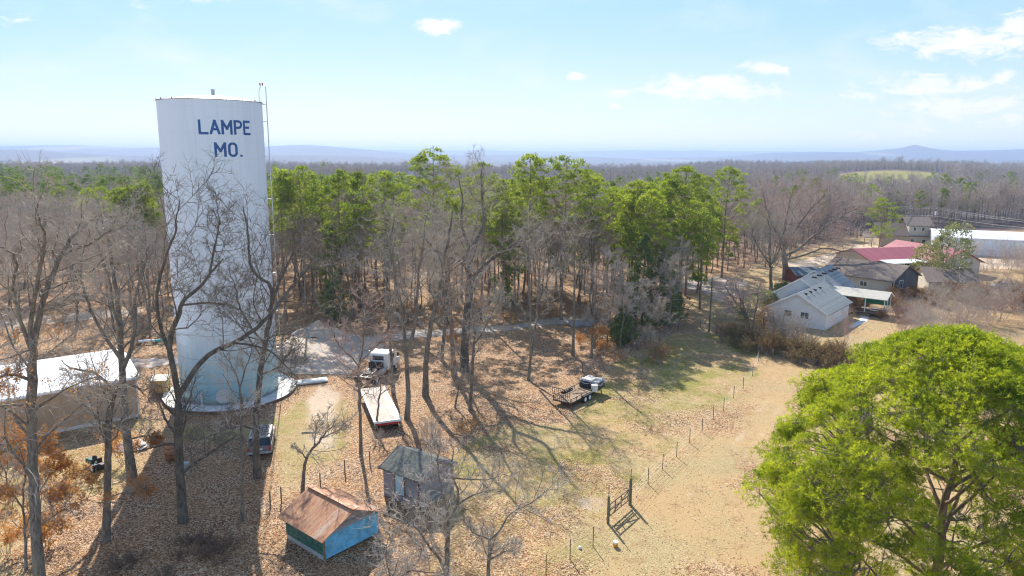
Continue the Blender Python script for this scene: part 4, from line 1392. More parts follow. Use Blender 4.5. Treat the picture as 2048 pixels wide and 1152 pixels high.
fa = G(776, 842, 1.0); fb = G(744, 773, 1.15)
fl_ang = ang_of(fa, fb) - math.pi / 2
FL = (fb - fa).length
bed = empty('flatbed_trailer', (fa.x, fa.y, 0), fl_ang, 'long pale flatbed trailer deck behind the white truck', 'trailer')
M['beddeck'] = ridged('pale_worn_deck', (0.46, 0.39, 0.32), (0.66, 0.58, 0.49), 'X', 0.3, 0.8, depth=0.015, dirt=(0.30, 0.22, 0.16), dirt_amt=0.6)
MB().box((0, FL / 2, 1.0), (2.35, FL, 0.08)).build('deck', M['beddeck'], bed)
mb = MB()
for s_ in (-1, 1): mb.box((s_ * 1.22, FL / 2, 0.97), (0.09, FL + .06, 0.2))
mb.box((0, -0.03, 0.97), (2.53, 0.08, 0.2))
mb.build('side_rail', M['white'], bed)
mb = MB()
for s_ in (-0.45, 0.45): mb.box((s_, FL / 2, 0.75), (0.14, FL - .6, 0.36))
for y in np.arange(0.5, FL, 0.9): mb.box((0, y, 0.9), (2.2, 0.08, 0.1))
mb.build('underframe', M['darksteel'], bed)
MB().box((0, -0.09, 0.78), (1.9, 0.05, 0.16)).build('tail_bar', M['red'], bed)
for s_ in (-1, 1):
    for y in (1.1, 2.2): wheel(bed, (s_ * 0.85, y, 0.42), 0.42, 0.42)
    MB().box((s_ * 0.35, FL - 1.6, 0.38), (0.12, 0.12, 0.76)).build('landing_leg', M['darksteel'], bed)

# tandem utility trailer with ramp gate
ta = (G(1108, 799, .5) + G(1141, 808, .5)) / 2
tang = math.atan2(0.80, 0.60) - math.pi / 2
TL = 6.0
ut = empty('utility_trailer', (ta.x, ta.y, 0), tang, 'black tandem-axle utility trailer with plank bed and raised ramp gate', 'trailer')
MB().box((0, TL / 2, 0.56), (2.0, TL, 0.07)).build('deck', M['deckwood'], ut)
mb = MB()
for s_ in (-1, 1):
    mb.box((s_ * 1.04, TL / 2, 0.52), (0.07, TL + .1, 0.16))
    mb.box((s_ * 1.04, TL / 2, 0.95), (0.06, TL + .1, 0.06))
    for y in np.linspace(0, TL, 7): mb.box((s_ * 1.04, y, 0.73), (0.05, 0.05, 0.44))
mb.box((0, TL, 0.95), (2.1, 0.06, 0.06)).box((0, 0.0, 0.5), (2.1, 0.08, 0.14)).box((0, TL, 0.52), (2.1, 0.08, 0.16))
mb.build('rail_frame', M['darksteel'], ut)
mb = MB()
for x in np.linspace(-1.0, 1.0, 9): mb.bar((x, -0.06, 0.55), (x, -0.32, 1.95), 0.035)
for f_ in (0, .5, 1): mb.bar((-1.02, -0.06 - .26 * f_, 0.55 + 1.4 * f_), (1.02, -0.06 - .26 * f_, 0.55 + 1.4 * f_), 0.05)
mb.build('ramp_gate', M['darksteel'], ut)
for s_ in (-1, 1):
    for y in (2.35, 3.2): wheel(ut, (s_ * 1.2, y, 0.36), 0.36, 0.22, hub=0.6)
    mb = MB().box((s_ * 1.22, 2.78, 0.78), (0.30, 1.75, 0.04)).box((s_ * 1.22, 1.9, 0.68), (0.30, 0.04, 0.22)).box((s_ * 1.22, 3.66, 0.68), (0.30, 0.04, 0.22))
    mb.build('mudguard', M['darksteel'], ut)
    MB().box((s_ * 0.98, -0.08, 0.5), (0.14, 0.05, 0.10)).build('tail_light', M['red'], ut)
mb = MB().bar((-0.8, TL, 0.5), (0, TL + 1.3, 0.5), 0.08).bar((0.8, TL, 0.5), (0, TL + 1.3, 0.5), 0.08).cyl((0, TL + 1.1, 0.05), (0, TL + 1.1, 0.8), 0.04)
mb.build('drawbar', M['darksteel'], ut)


def drape(name, parent, cx, cy, z, sx_, sy_, mat, label=None, seed=1, h=0.12):
    n_ = 22
    X, Y = np.meshgrid(np.linspace(-1, 1, n_), np.linspace(-1, 1, n_), indexing='ij')
    e_ = np.maximum(np.abs(X), np.abs(Y))
    Z = z + (vnoise(X * 3, Y * 3, 0.5, seed) - .5) * h * 2 + (vnoise(X * 3, Y * 3, 1.2, seed + 1) - .5) * h * 2 - sm(e_, 0.80, 1.0) * 0.35
    V = np.stack([cx + X * sx_ / 2, cy + Y * sy_ / 2, Z], -1).reshape(-1, 3)
    i = np.arange(n_ * n_).reshape(n_, n_)
    q = np.stack([i[:-1, :-1], i[1:, :-1], i[1:, 1:], i[:-1, 1:]], -1).reshape(-1, 4)
    return mesh_np(name, V, [q], mat, parent, smooth=True)


M['tarp'] = plain('pale_canvas_tarp', (0.50, 0.47, 0.43), 0.7, var=0.25, scale=2.0, dirt=(0.14, 0.17, 0.27), dirt_amt=0.8)
Tm = Matrix.Translation((ta.x, ta.y, 0)) @ Matrix.Rotation(tang, 4, 'Z')
c_ = Tm @ Vector((0.1, TL - 0.35, 0))
ld = empty('covered_crate', (c_.x, c_.y, 0.6), tang, 'dark crate under a crumpled pale tarp at the front of the trailer', 'crate')
MB().box((0, 0, 0.36), (2.25, 1.55, 0.72), bev=0.05).build('box_body', M['darksteel'], ld)
drape('tarp', ld, 0, 0.05, 0.86, 2.35, 1.7, M['tarp'], seed=5)
c_ = Tm @ Vector((1.05, TL - 1.45, 0))
bk = empty('plastic_bucket', (c_.x, c_.y, 0.6), 0, 'white plastic tub standing on the right side of the utility trailer', 'bucket')
MB().cyl((0, 0, 0), (0, 0, 0.62), 0.30, 0.36, seg=18).build('body', M['white'], bk, smooth=False)
MB().cyl((0, 0, 0.62), (0, 0, 0.67), 0.38, seg=18).build('lid', M['grey'], bk)
for i, (x, y, l, a) in enumerate(((-0.35, 3.4, 1.6, 0.5), (0.1, 2.9, 1.3, -0.7), (-0.2, 4.1, 1.1, 1.2))):
    c_ = Tm @ Vector((x, y, 0.64 + .03 * i))
    o = MB().box((0, 0, 0), (0.12, l, 0.04)).build('loose_plank', M['brownwood'])
    o.location = c_; o.rotation_euler = (0, 0, tang + a)
    tag(o, ('longest loose plank lying across the trailer bed', 'short loose plank near the middle of the trailer bed', 'loose plank closest to the covered crate on the trailer')[i], 'plank', 'planks lying on the trailer bed')

# old people carrier in the tower's shadow, tail towards the camera
vp = G(520, 917)
van = empty('old_minivan', (vp.x, vp.y, 0), R_(14), 'old maroon and grey minivan with roof rack parked in the tower shadow', 'minivan')
M['vanpaint'] = plain('faded_maroon_paint', (0.17, 0.135, 0.14), 0.4, var=0.2, scale=1.5, dirt=(0.3, 0.25, 0.2), dirt_amt=0.4)
M['vanroof'] = plain('pale_van_roof', (0.50, 0.51, 0.54), 0.4, var=0.15, scale=1.5, dirt=(0.3, 0.27, 0.24), dirt_amt=0.4)
pr = [(0.0, 0.45), (4.6, 0.45), (4.75, 0.75), (4.6, 0.98), (3.75, 1.08), (0.05, 1.08), (-0.05, 0.8)]
def side_prism(pr, w0, w1=None):
    mb = MB(); n_ = len(pr); w1 = w1 or w0
    mb.poly([(-w0, y, z) for y, z in pr] + [(w0, y, z) for y, z in pr], [list(range(n_)), list(range(n_, 2 * n_))] + [[i, (i + 1) % n_, n_ + (i + 1) % n_, n_ + i] for i in range(n_)])
    return mb
side_prism(pr, 0.95).build('body', M['vanpaint'], van, bevel=0.07)
side_prism([(0.06, 1.06), (3.75, 1.06), (3.05, 1.62), (0.42, 1.66)], 0.86).build('window_band', M['glass'], van, bevel=0.05)
rf = MB().box((0, 1.75, 1.69), (1.70, 2.75, 0.09)).build('van_roof', M['vanroof'], van, bevel=0.03)
mb = MB()
for x in (-0.66, 0.66): mb.box((x, 1.7, 1.80), (0.05, 2.1, 0.05))
for y in np.linspace(0.75, 2.65, 5): mb.box((0, y, 1.82), (1.36, 0.05, 0.04))
for x in (-.4, -.13, .13, .4): mb.box((x, 1.7, 1.775), (0.06, 2.0, 0.03))
mb.build('roof_rack', M['darksteel'], van)
MB().box((0, -0.10, 0.55), (1.86, 0.16, 0.2), bev=0.04).build('rear_bumper', M['grey'], van)
for s_ in (-1, 1):
    MB().box((s_ * 0.84, -0.06, 0.88), (0.16, 0.05, 0.26)).build('tail_light', M['red'], van)
    for y in (0.85, 3.75): wheel(van, (s_ * 0.84, y, 0.32), 0.32, 0.22, rim=M['grey'])
    mb = MB().bar((s_ * 0.90, 0.12, 1.08), (s_ * 0.85, 0.42, 1.66), 0.07).bar((s_ * 0.88, 1.4, 1.08), (s_ * 0.86, 1.4, 1.66), 0.06).bar((s_ * 0.88, 2.4, 1.08), (s_ * 0.86, 2.4, 1.66), 0.06)
    mb.build('pillar', M['vanpaint'], van)
MB().box((0, -0.07, 0.83), (0.5, 0.02, 0.13)).build('number_plate', M['white'], van)

# rusty tank, grey drum and small things
p = G(347, 918)
tk = empty('rusty_tank', (p.x, p.y, 0), R_(25), 'rusty orange steel drum tank standing beside the forked tree in the shade', 'tank')
M['rusttank'] = plain('orange_rust', (0.36, 0.17, 0.075), 0.85, var=0.35, scale=1.5, dirt=(0.45, 0.38, 0.30), dirt_amt=0.7)
MB().cyl((0, 0, 0.25), (0, 0, 1.45), 0.62, seg=24).sphere((0, 0, 1.45), 0.62, (1, 1, 0.45), 24).build('shell', M['rusttank'], tk, smooth=True)
for i in range(3):
    a = i * 2.1
    MB().box((0.5 * math.cos(a), 0.5 * math.sin(a), 0.2), (0.08, 0.08, 0.4)).build('leg', M['rust'], tk)
for z in (0.55, 1.1): V, q = lathe([(0.63, z), (0.655, z), (0.655, z + .05), (0.63, z + .05)], 24); mesh_np('band', V, [q], M['rust'], tk)
p = G(372, 945)
o = MB().cyl((0, 0, 0.0), (0, 0, 0.85), 0.29, seg=20).cyl((0, 0, 0.3), (0, 0, 0.34), 0.305, seg=20).cyl((0, 0, 0.58), (0, 0, 0.62), 0.305, seg=20).build('steel_drum', M['grey'], bevel=0.01)
o.location = p; tag(o, 'small grey steel drum just behind the forked tree trunk', 'drum')

# yellow wooden box beside the pad
p = G(322, 786)
yb = empty('wooden_pump_box', (p.x, p.y, 0), R_(8), 'tall yellow board box with pale lid left of the concrete pad', 'wooden box')
MB().box((0, 0, 0.85), (1.6, 1.3, 1.3)).build('box_wall', M['yellowwood'], yb)
mb = MB(); A4 = [(-0.9, -0.75, 1.5), (0.9, -0.75, 1.5), (0.9, 0.75, 1.75), (-0.9, 0.75, 1.75)]
mb.poly(A4 + [(x, y, z + .07) for x, y, z in A4], [[0, 1, 2, 3], [4, 5, 6, 7], [0, 1, 5, 4], [1, 2, 6, 5], [2, 3, 7, 6], [3, 0, 4, 7]])
mb.build('lid', M['cream'], yb)
for x in (-0.7, 0.7): MB().box((x, 0.68, 1.25), (0.1, 0.08, 2.3)).build('post', M['yellowwood'], yb)
for fx in (-0.65, 0.65):
    for fy in (-0.5, 0.5): MB().box((fx, fy, 0.1), (0.12, 0.12, 0.2)).build('foot', M['brownwood'], yb)

# long pipe behind the metal building
p0, p1 = G(278, 690), G(342, 686)
o = MB().cyl((p0.x, p0.y, .5), ((p0.x + p1.x) / 2, (p0.y + p1.y) / 2, .5), 0.17, seg=12).build('culvert_pipe', M['white'])
tag(o, 'white half of the long pipe lying behind the metal building', 'pipe', 'pipes behind the metal building')
M['tealp'] = plain('teal_plastic', (0.02, 0.42, 0.34), 0.5)
o = MB().cyl(((p0.x + p1.x) / 2 + .05, (p0.y + p1.y) / 2, .45), (p1.x, p1.y, .45), 0.17, seg=12).build('culvert_pipe', M['tealp'])
tag(o, 'teal green pipe lying end to end with a white one', 'pipe', 'pipes behind the metal building')
for q_ in (p0, (p0 + p1) / 2, p1):
    o = MB().box((q_.x, q_.y + .0, 0.14), (0.3, 0.8, 0.28)).build('timber_block', M['brownwood']); tag(o, 'timber block propping up the pipes behind the metal building', 'timber block', 'blocks under the pipes')

# scrap sheets and old mower between the left trees
M['scrap'] = plain('pale_sheet', (0.62, 0.60, 0.58), 0.5, var=0.12)
p = G(277, 897)
o = MB().box((0, 0, 0), (1.7, 0.95, 0.05), bev=0.01).build('scrap_panel', M['scrap']); o.location = (p.x, p.y, 0.42); o.rotation_euler = (R_(12), R_(14), R_(-30)); tag(o, 'pale propped panel lying in the sun right of the thick trunk', 'panel')
o = MB().box((0, 0, 0.2), (1.3, 0.6, 0.38), bev=0.02).build('timber_pile', M['brownwood']); o.location = (p.x, p.y + .1, 0); o.rotation_euler = (0, 0, R_(-30)); tag(o, 'low timber stack carrying the pale panel', 'timber')
p = G(242, 902)
o = MB().box((0, 0, 0), (0.55, 0.9, 0.04), bev=0.01).build('scrap_panel', M['scrap']); o.location = (p.x, p.y, 0.3); o.rotation_euler = (R_(30), 0, R_(20)); tag(o, 'small bright panel leaning between two left trunks', 'panel')
p = G(190, 938)
mw = empty('riding_mower', (p.x, p.y, 0), R_(60), 'old dark green riding mower among the trunks', 'mower')
MB().box((0, 0.45, 0.62), (0.5, 0.8, 0.42), bev=0.08).build('bonnet', M['green'], mw)
MB().box((0, -0.45, 0.42), (0.85, 0.8, 0.22), bev=0.05).build('body', M['darksteel'], mw)
MB().box((0, -0.55, 0.72), (0.45, 0.4, 0.1), bev=0.03).box((0, -0.76, 0.92), (0.42, 0.08, 0.4), bev=0.03).build('seat', M['black'], mw)
MB().cyl((0, 0.0, 0.6), (0, -0.12, 0.98), 0.025).cyl((0, -0.12, 0.98), (0, -0.14, 1.0), 0.2, seg=16).build('steering_wheel', M['black'], mw)
for s_ in (-1, 1):
    wheel(mw, (s_ * 0.42, -0.5, 0.27), 0.27, 0.2, rim=M['white']); wheel(mw, (s_ * 0.38, 0.65, 0.19), 0.19, 0.14, rim=M['white'])
MB().box((0, 0.1, 0.2), (1.15, 0.7, 0.16), bev=0.05).build('cutting_deck', M['darksteel'], mw)

# yellow-and-white pail, pale stone and log in the pasture and grass
p = G(1231, 1092)
o = empty('small_pail', (p.x, p.y, 0), R_(20), 'small orange and white pail on the pasture in front of the gate', 'pail')
MB().cyl((0, 0, 0), (0, 0, 0.2), 0.15, 0.165, seg=16).build('body', plain('orange_plastic', (0.75, 0.30, 0.01), 0.5), o)
MB().cyl((0, 0, 0.2), (0, 0, 0.34), 0.166, 0.175, seg=16).build('rim', M['white'], o)
p = G(1160, 1097)
o = MB().sphere((0, 0, 0.08), 0.11, (1, 1, .8), 12).build('plastic_ball', M['white'], smooth=True); o.location = p; tag(o, 'small white ball lying in the grass near the fence', 'ball')


def rough_log(name, p, L, r, a, mat, label, group=None):
    P, Rr = smooth_path([(-L / 2, 0, r), (-L / 6, 0.08, r), (L / 5, -0.03, r * 1.1), (L / 2, 0.04, r)], [r, r * 1.05, r * .95, r * .8], 9)
    V, Q = tube_geo([(P[None], Rr[None], 8)])
    o = mesh_np(name, V, [Q], mat, smooth=True); o.location = p; o.rotation_euler = (0, 0, a)
    tag(o, label, 'log', group)


rough_log('fallen_log', G(620, 866), 1.5, 0.07, R_(8), M['twig_pale'], 'pale broken branch lying in the sunny grass right of the pad')
# grey skiff hull at the forest edge, and the gravel heap
p = G(1168, 650)
o = empty('upturned_boat', (p.x, p.y, 0), R_(15), 'upturned grey boat resting among trunks at the forest edge', 'boat')
P = []
n_ = 12
V = []
for i in range(n_ + 1):
    s_ = i / n_; w_ = 0.95 * (1 - max(0, (s_ - .55) / .45) ** 2.2)
    for j in range(9):
        a = math.pi * j / 8
        V.append((-2.1 + 4.2 * s_, w_ * math.cos(a), 0.05 + 0.85 * (math.sin(a) ** 0.6) * (1 - .25 * s_)))
i = np.arange((n_ + 1) * 9).reshape(n_ + 1, 9)
q = np.stack([i[:-1, :-1], i[1:, :-1], i[1:, 1:], i[:-1, 1:]], -1).reshape(-1, 4)
mesh_np('hull', V, [q], plain('grey_aluminium', (0.30, 0.31, 0.32), 0.5, 0.4), o)
MB().box((-2.12, 0, 0.45), (0.06, 1.8, 0.8)).build('transom', M['grey'], o)
MB().box((0, 0, 0.98), (4.0, 0.06, 0.06)).build('keel', M['grey'], o)


def heap(name, c, sx_, sy_, h, mat, label, seed):
    n_ = 40
    X, Y = np.meshgrid(np.linspace(-1, 1, n_), np.linspace(-1, 1, n_), indexing='ij')
    r_ = np.sqrt(X ** 2 + Y ** 2)
    Z = np.clip(1 - r_, 0, 1) ** 0.7 * h * (0.55 + 0.9 * vnoise(X * 4, Y * 4, 1.3, seed)) + (vnoise(X * 4, Y * 4, .35, seed + 1) - .5) * .12 * (r_ < 1) - 0.04
    i = np.arange(n_ * n_).reshape(n_, n_)
    q = np.stack([i[:-1, :-1], i[1:, :-1], i[1:, 1:], i[:-1, 1:]], -1)
    q = q[(r_[:-1, :-1] < 1.0) & (r_[1:, 1:] < 1.0)]
    o = mesh_np(name, np.stack([X * sx_, Y * sy_, Z], -1).reshape(-1, 3), [q], mat, smooth=True)
    o.location = c
    return tag(o, label, 'gravel pile')


heap('gravel_pile', G(638, 668), 3.9, 2.6, 1.5, M['gravel'], 'low heap of pale gravel at the far edge of the drive', 9)

# parked car half hidden at the right edge
p = G(2030, 580)
car = empty('parked_car', (p.x, p.y, 0), R_(80), 'pale car half hidden behind bare branches beside the lot', 'car')
side_prism([(0, .4), (4.4, .4), (4.45, .75), (3.4, .92), (0.1, .95), (-.05, .7)], 0.88).build('body', M['vanroof'], car, bevel=0.08)
side_prism([(0.5, .93), (3.3, .93), (2.6, 1.38), (1.0, 1.40)], 0.76).build('cabin', M['glass'], car, bevel=0.05)
MB().box((0, 1.8, 1.42), (1.4, 1.5, .05)).build('car_roof', M['vanroof'], car, bevel=.02)
for s_ in (-1, 1):
    for y in (.85, 3.5): wheel(car, (s_ * .8, y, .31), .31, .2, rim=M['galv'])

# ------------------------------------------------------------------ poles, wires, fences, gate
def pole(px, py, topy, r, label, mat=None, arm=False, name='utility_pole', extra=None, cat='utility pole'):
    p = G(px, py)
    H = AT(px, topy, p.y).z
    e = empty(name, (p.x, p.y, 0), 0, label, cat)
    P, Rr = smooth_path([(0, 0, 0), (0.03, 0, H / 2), (0, 0, H)], [r, r * .85, r * .7], 8)
    V, Q = tube_geo([(P[None], Rr[None], 10)])
    mesh_np('pole', V, [Q], mat or M['brownwood'], e, smooth=True)
    MB().cyl((0, 0, H - .01), (0, 0, H + .02), r * .72, seg=10).build('pole_cap', M['grey'], e)
    if arm:
        MB().box((0, 0.12, H - .35), (2.3, 0.1, 0.12)).build('crossarm', M['brownwood'], e)
        for x in (-1.05, -.35, .35, 1.05): MB().cyl((x, 0.12, H - .29), (x, 0.12, H - .1), .045, seg=8).build('insulator', M['grey'], e)
        MB().cyl((0.28, -0.2, H - 2.3), (0.28, -0.2, H - 1.3), 0.24, seg=14).build('transformer', M['galv'], e)
    return e, Vector((p.x, p.y, H))


M['wire'] = plain('cable', (0.50, 0.46, 0.38), 0.6)


def wire(a, b_, sag, r, label, group, name='power_line'):
    a, b_ = Vector(a), Vector(b_)
    s_ = np.linspace(0, 1, 24)
    P = np.array([tuple(a.lerp(b_, x)) for x in s_]); P[:, 2] -= sag * 4 * s_ * (1 - s_)
    V, Q = tube_geo([(P[None], np.full((1, 24), r), 5)])
    o = mesh_np(name, V, [Q], M['wire']); tag(o, label, 'power line', group)


_, t1 = pole(1860, 490, 413, 0.17, 'tall utility pole with a transformer behind the magnolia', arm=True)
for k_, (dz, lb) in enumerate(((0.0, 'highest'), (-0.35, 'second'), (-2.4, 'lowest'))):
    a = t1 + Vector((0, .1, dz - .1)); lf_ = AT(1700, 402 + (0, 4, 20)[k_], t1.y - 6); rt = AT(2300, 455 + (0, 6, 12)[k_], t1.y - 30)
    wire(lf_, a, 0.5, 0.042, lb + ' power line running to the pole from the bare trees', 'power lines')
    wire(a, rt, 1.2, 0.042, lb + ' power line crossing above the white shop building', 'power lines')
_, t2 = pole(1937, 521, 468, 0.14, 'reddish brown utility pole in front of the white shop building')
_, t3 = pole(1418, 664, 555, 0.13, 'lone slender wooden pole beside the fence gap', M['greenwood'])
_, t4 = pole(1839, 676, 622, 0.10, 'short dark pole standing in the brush below the barn')
_, t5 = pole(157, 660, 500, 0.13, 'tan pole at the back road in the left woods')
wire(t2 + Vector((0, 0, -.1)), t2 + Vector((30, 4, -1.5)), .6, 0.03, 'single cable between the reddish pole and the right edge', 'power lines')


def fence(pts, h, label, mat, name='wire_fence', rows=4, r=0.024, heights=None, thick=None):
    P0 = pts[0]
    e = empty(name, (P0.x, P0.y, 0), 0, label, 'fence')
    for i, p in enumerate(pts):
        rr = r * (thick[i] if thick else 1)
        hh = heights[i] if heights else h
        d = p - P0
        MB().box((d.x, d.y, hh / 2), (rr * 2, rr * 2, hh)).build('post', mat, e)
    gr = []
    for a, b_ in zip(pts[:-1], pts[1:]):
        for k_ in range(rows):
            z = h * (0.25 + 0.7 * k_ / (rows - 1))
            gr.append((np.array([[tuple(a - P0)[:2] + (z,), tuple((a + b_) / 2 - P0)[:2] + (z - .03,), tuple(b_ - P0)[:2] + (z,)]]), np.full((1, 3), 0.008), 3))
    V, Q = tube_geo(gr)
    mesh_np('wires', V, [Q], M['wire'], e)
    return e


PF = [(1296, 968), (1325, 939), (1353, 914), (1379, 886), (1404, 864), (1426, 840), (1447, 822), (1467, 797), (1486, 778), (1505, 752), (1517, 722)]
fence([G(1262, 1008)] + [G(*p) for p in PF], 1.35, 'steel-post wire fence climbing from the timber gate towards the thicket', M['darksteel'])
fence([G(x, y) for x, y in ((1216, 1046), (1186, 1092), (1140, 1118), (1092, 1150), (1040, 1190))], 1.35, 'wire fence running down the slope from the left gatepost', M['darksteel'])
fence([G(x, y) for x, y in ((1400, 655), (1433, 668), (1460, 680), (1500, 698), (1545, 716), (1600, 730), (1660, 742), (1720, 752))], 1.15, 'low wooden-post wire fence in front of the brown thicket', M['brownwood'], r=0.06)
fence([G(x, y) for x, y in ((520, 1032), (541, 1012), (563, 1004), (641, 975), (690, 948), (740, 930))], 1.2, 'wire fence in a drift of leaves behind the rusty shed', M['brownwood'], r=0.04)
fence([G(x, y) for x, y in ((1357, 658), (1290, 690), (1230, 716), (1165, 745))], 1.2, 'wire fence along the shaded forest edge', M['brownwood'], r=0.06)

ga, gb = G(1216, 1046), G(1260, 1009)
gate = empty('timber_gate', (ga.x, ga.y, 0), ang_of(ga, gb), 'closed timber field gate with a crossed brace and tall posts', 'gate')
GLn = (gb - ga).length
MB().cyl((0, 0, 0), (0, 0, 2.0), 0.10, 0.085, seg=10).build('gatepost', M['greenwood'], gate)
MB().cyl((GLn, 0, 0), (GLn, 0, 2.05), 0.12, 0.10, seg=10).build('gatepost', M['greenwood'], gate)
MB().cyl((0, 0, 2.0), (0, 0, 2.75), 0.025, seg=6).build('steel_rod', M['darksteel'], gate)
MB().cyl((GLn, 0, 2.05), (GLn, 0, 2.75), 0.025, seg=6).build('steel_rod', M['darksteel'], gate)
mb = MB()
for z in (0.45, 0.85, 1.3): mb.bar((0.16, 0, z), (GLn - .18, 0, z), 0.05, 0.09)
for x in (0.3, GLn * .33, GLn * .6, GLn - .28): mb.box((x, 0.051, 0.87), (0.08, 0.045, 0.95))
mb.bar((0.3, -0.05, 0.45), (GLn - .28, -0.05, 1.3), 0.04, 0.08)
mb.bar((0.3, 0.10, 0.85), (GLn - .28, 0.10, 0.75), 0.04, 0.08)
mb.build('gate_leaf', M['brownwood'], gate)

# ------------------------------------------------------------------ trees whose stems can be followed in the photograph
def limb_pts(base_Y, pts, seed, depth=0.0):
    """pts: measured stem positions; the stem wanders a little in depth too"""
    rng = np.random.default_rng(seed)
    out = []
    d = 0.0
    for i, p in enumerate(pts):
        if i: d += rng.normal(0, 0.25) + depth / max(1, len(pts) - 1)
        out.append(AT(p[0], p[1], base_Y + d))
    return out


def traced(label, limbs, seed, dens=1.0, spread=0.40, m=(9, 7, 7, 4), twig='twig', bk='bark', Lm=5.0, group=None, name='bare_tree', leaves=0, t0=0.45, ang=0.95, r1=0.42, leafzone=None):
    """limbs: list of (points, r_start_px, r_end_px, depth drift). first limb starts on the ground"""
    rng = np.random.default_rng(seed)
    b0 = limbs[0][0][0]
    base = G(*b0)
    Y0 = base.y
    px = mpp(b0[0], b0[1], Y0)
    trunk, L1s, R1s = [], [], []
    for i, (pts, ra, rb, dep) in enumerate(limbs):
        w = limb_pts(Y0, pts, seed * 31 + i, dep)
        if i == 0: w[0] = Vector((base.x, base.y, -0.1))
        rr = [0.66 * (ra + (rb - ra) * k_ / (len(pts) - 1)) * px for k_ in range(len(pts))]
        if i == 0: rr[0] *= 1.25
        rr[-1] *= 0.45
        P, Rr = smooth_path(w, rr, max(8, 3 * len(pts)))
        P = P + rng.normal(0, px * 1.3, P.shape) * np.linspace(0, 1, len(P))[:, None]
        P = (P - np.array([base.x, base.y, 0]))[None]
        trunk.append((P, Rr[None], 9))
        ts = t0 if i == 0 and len(limbs) > 1 else 0.22
        if i == 0 and len(limbs) == 1: ts = t0
        a, b_ = spawn(P, Rr[None], max(2, int(m[0] * dens)), ts, 0.98, spread, ang, 8, 0.10, 0.17, r1, 0.2, rng, 0.35)
        ln = np.linalg.norm(np.diff(a, axis=1), axis=-1).sum(1)
        f = np.minimum(1, Lm * 1.25 / np.maximum(ln, 1e-3))[:, None, None]
        a = a[:, :1] + (a - a[:, :1]) * f
        L1s.append(a); R1s.append(b_)
    L1, R1 = np.concatenate(L1s), np.concatenate(R1s)
    R1 = np.maximum(R1, 0.018)
    trunk.append((L1, R1, 5))
    tips = [g_[0][:, -6:] for g_ in trunk[:len(limbs)]]
    L2, R2 = spawn(L1, R1, m[1], 0.15, 1.0, 0.58, 0.8, 6, 0.06, 0.24, 0.6, 0.25, rng, 0.4, rmin=0.020)
    L3, R3 = spawn(L2, R2, m[2], 0.15, 1.0, 0.58, 0.75, 4, 0.06, 0.28, 0.6, 0.4, rng, 0.35, rmin=0.014)
    tw = [(L2, R2, 4), (L3, R3, 3)]
    if m[3]:
        L4, R4 = spawn(L3, R3, m[3], 0.2, 1.0, 0.7, 0.7, 2, 0.04, 0.3, 0.8, 0.4, rng, 0.3, rmin=0.010)
        tw.append((L4, R4, 3))
    leaf = None
    if leaves:
        c = np.concatenate([L3[:, 1:].reshape(-1, 3), L2[:, 2:].reshape(-1, 3)])
        if leafzone is not None: c = c[c[:, 2] < leafzone]
        cl = vnoise(c[:, 0] + 50, c[:, 2] + c[:, 1], 1.2, seed)
        c = c[cl > 0.45]
        if len(c) > leaves: c = c[rng.permutation(len(c))[:leaves]]
        leaf = leaf_cards(c, rng, 0.05, 0.11, 3, 0.12) if len(c) else None
    return obj_tree(name, trunk, tw, leaf, (base.x, base.y, 0), 0, label, 'tree', group, M[bk], M[twig], M['dryleaf'], 'dry_leaves')


traced('tall forked oak with orange leaves low down, closest to the left edge',
       [([(80, 1178), (74, 1080), (68, 980), (64, 880), (62, 800), (64, 735), (67, 690)], 15, 12.5, 0),
        ([(67, 695), (77, 640), (89, 590), (103, 555), (122, 510), (140, 480), (160, 460), (178, 445), (192, 432)], 9, 2.5, 3),
        ([(122, 512), (150, 498), (185, 487), (212, 465), (240, 455)], 4, 1.5, 1),
        ([(64, 700), (60, 650), (70, 590), (80, 540), (86, 500), (92, 470), (84, 450), (74, 425), (70, 405)], 7, 1.5, -2),
        ([(62, 700), (48, 660), (34, 620), (26, 570), (36, 520), (20, 500), (-30, 485)], 6, 2, -2),
        ([(60, 760), (30, 748), (0, 752), (-40, 770)], 5, 2, -3)],
       101, leaves=300, leafzone=14.0, m=(9, 6, 6, 3))
traced('orange-leaved sapling tangled round the foot of the leftmost oak',
       [([(52, 1140), (50, 1060), (44, 1000), (52, 940), (40, 890)], 4, 1.5, 0), ([(50, 1060), (70, 1000), (100, 950), (118, 905)], 2.5, 1, 1),
        ([(48, 1020), (20, 980), (5, 930), (-10, 900)], 2.5, 1, -1), ([(50, 1080), (95, 1040), (140, 1010), (190, 990)], 2.5, 1, 0)],
       102, leaves=2600, m=(9, 6, 5, 2), Lm=2.4, spread=0.4, t0=0.2, twig='twig')
traced('crook-topped tree trunk with an arching broken crown, second from the left',
       [([(212, 1082), (214, 1010), (216, 920), (216, 850), (221, 805), (236, 775)], 11, 8, 0),
        ([(236, 775), (252, 768), (275, 775), (300, 800)], 5, 1.5, 1), ([(228, 790), (205, 775), (170, 770), (140, 790)], 4, 1.2, -1),
        ([(216, 880), (196, 850), (180, 800), (150, 760)], 4, 1.5, -1), ([(218, 860), (240, 850), (265, 835), (300, 838)], 3, 1, 1),
        ([(214, 1000), (240, 985), (270, 990), (300, 975)], 2, 1, 1)],
       103, m=(8, 6, 6, 3), t0=0.5, Lm=3.5, leaves=260, leafzone=5)
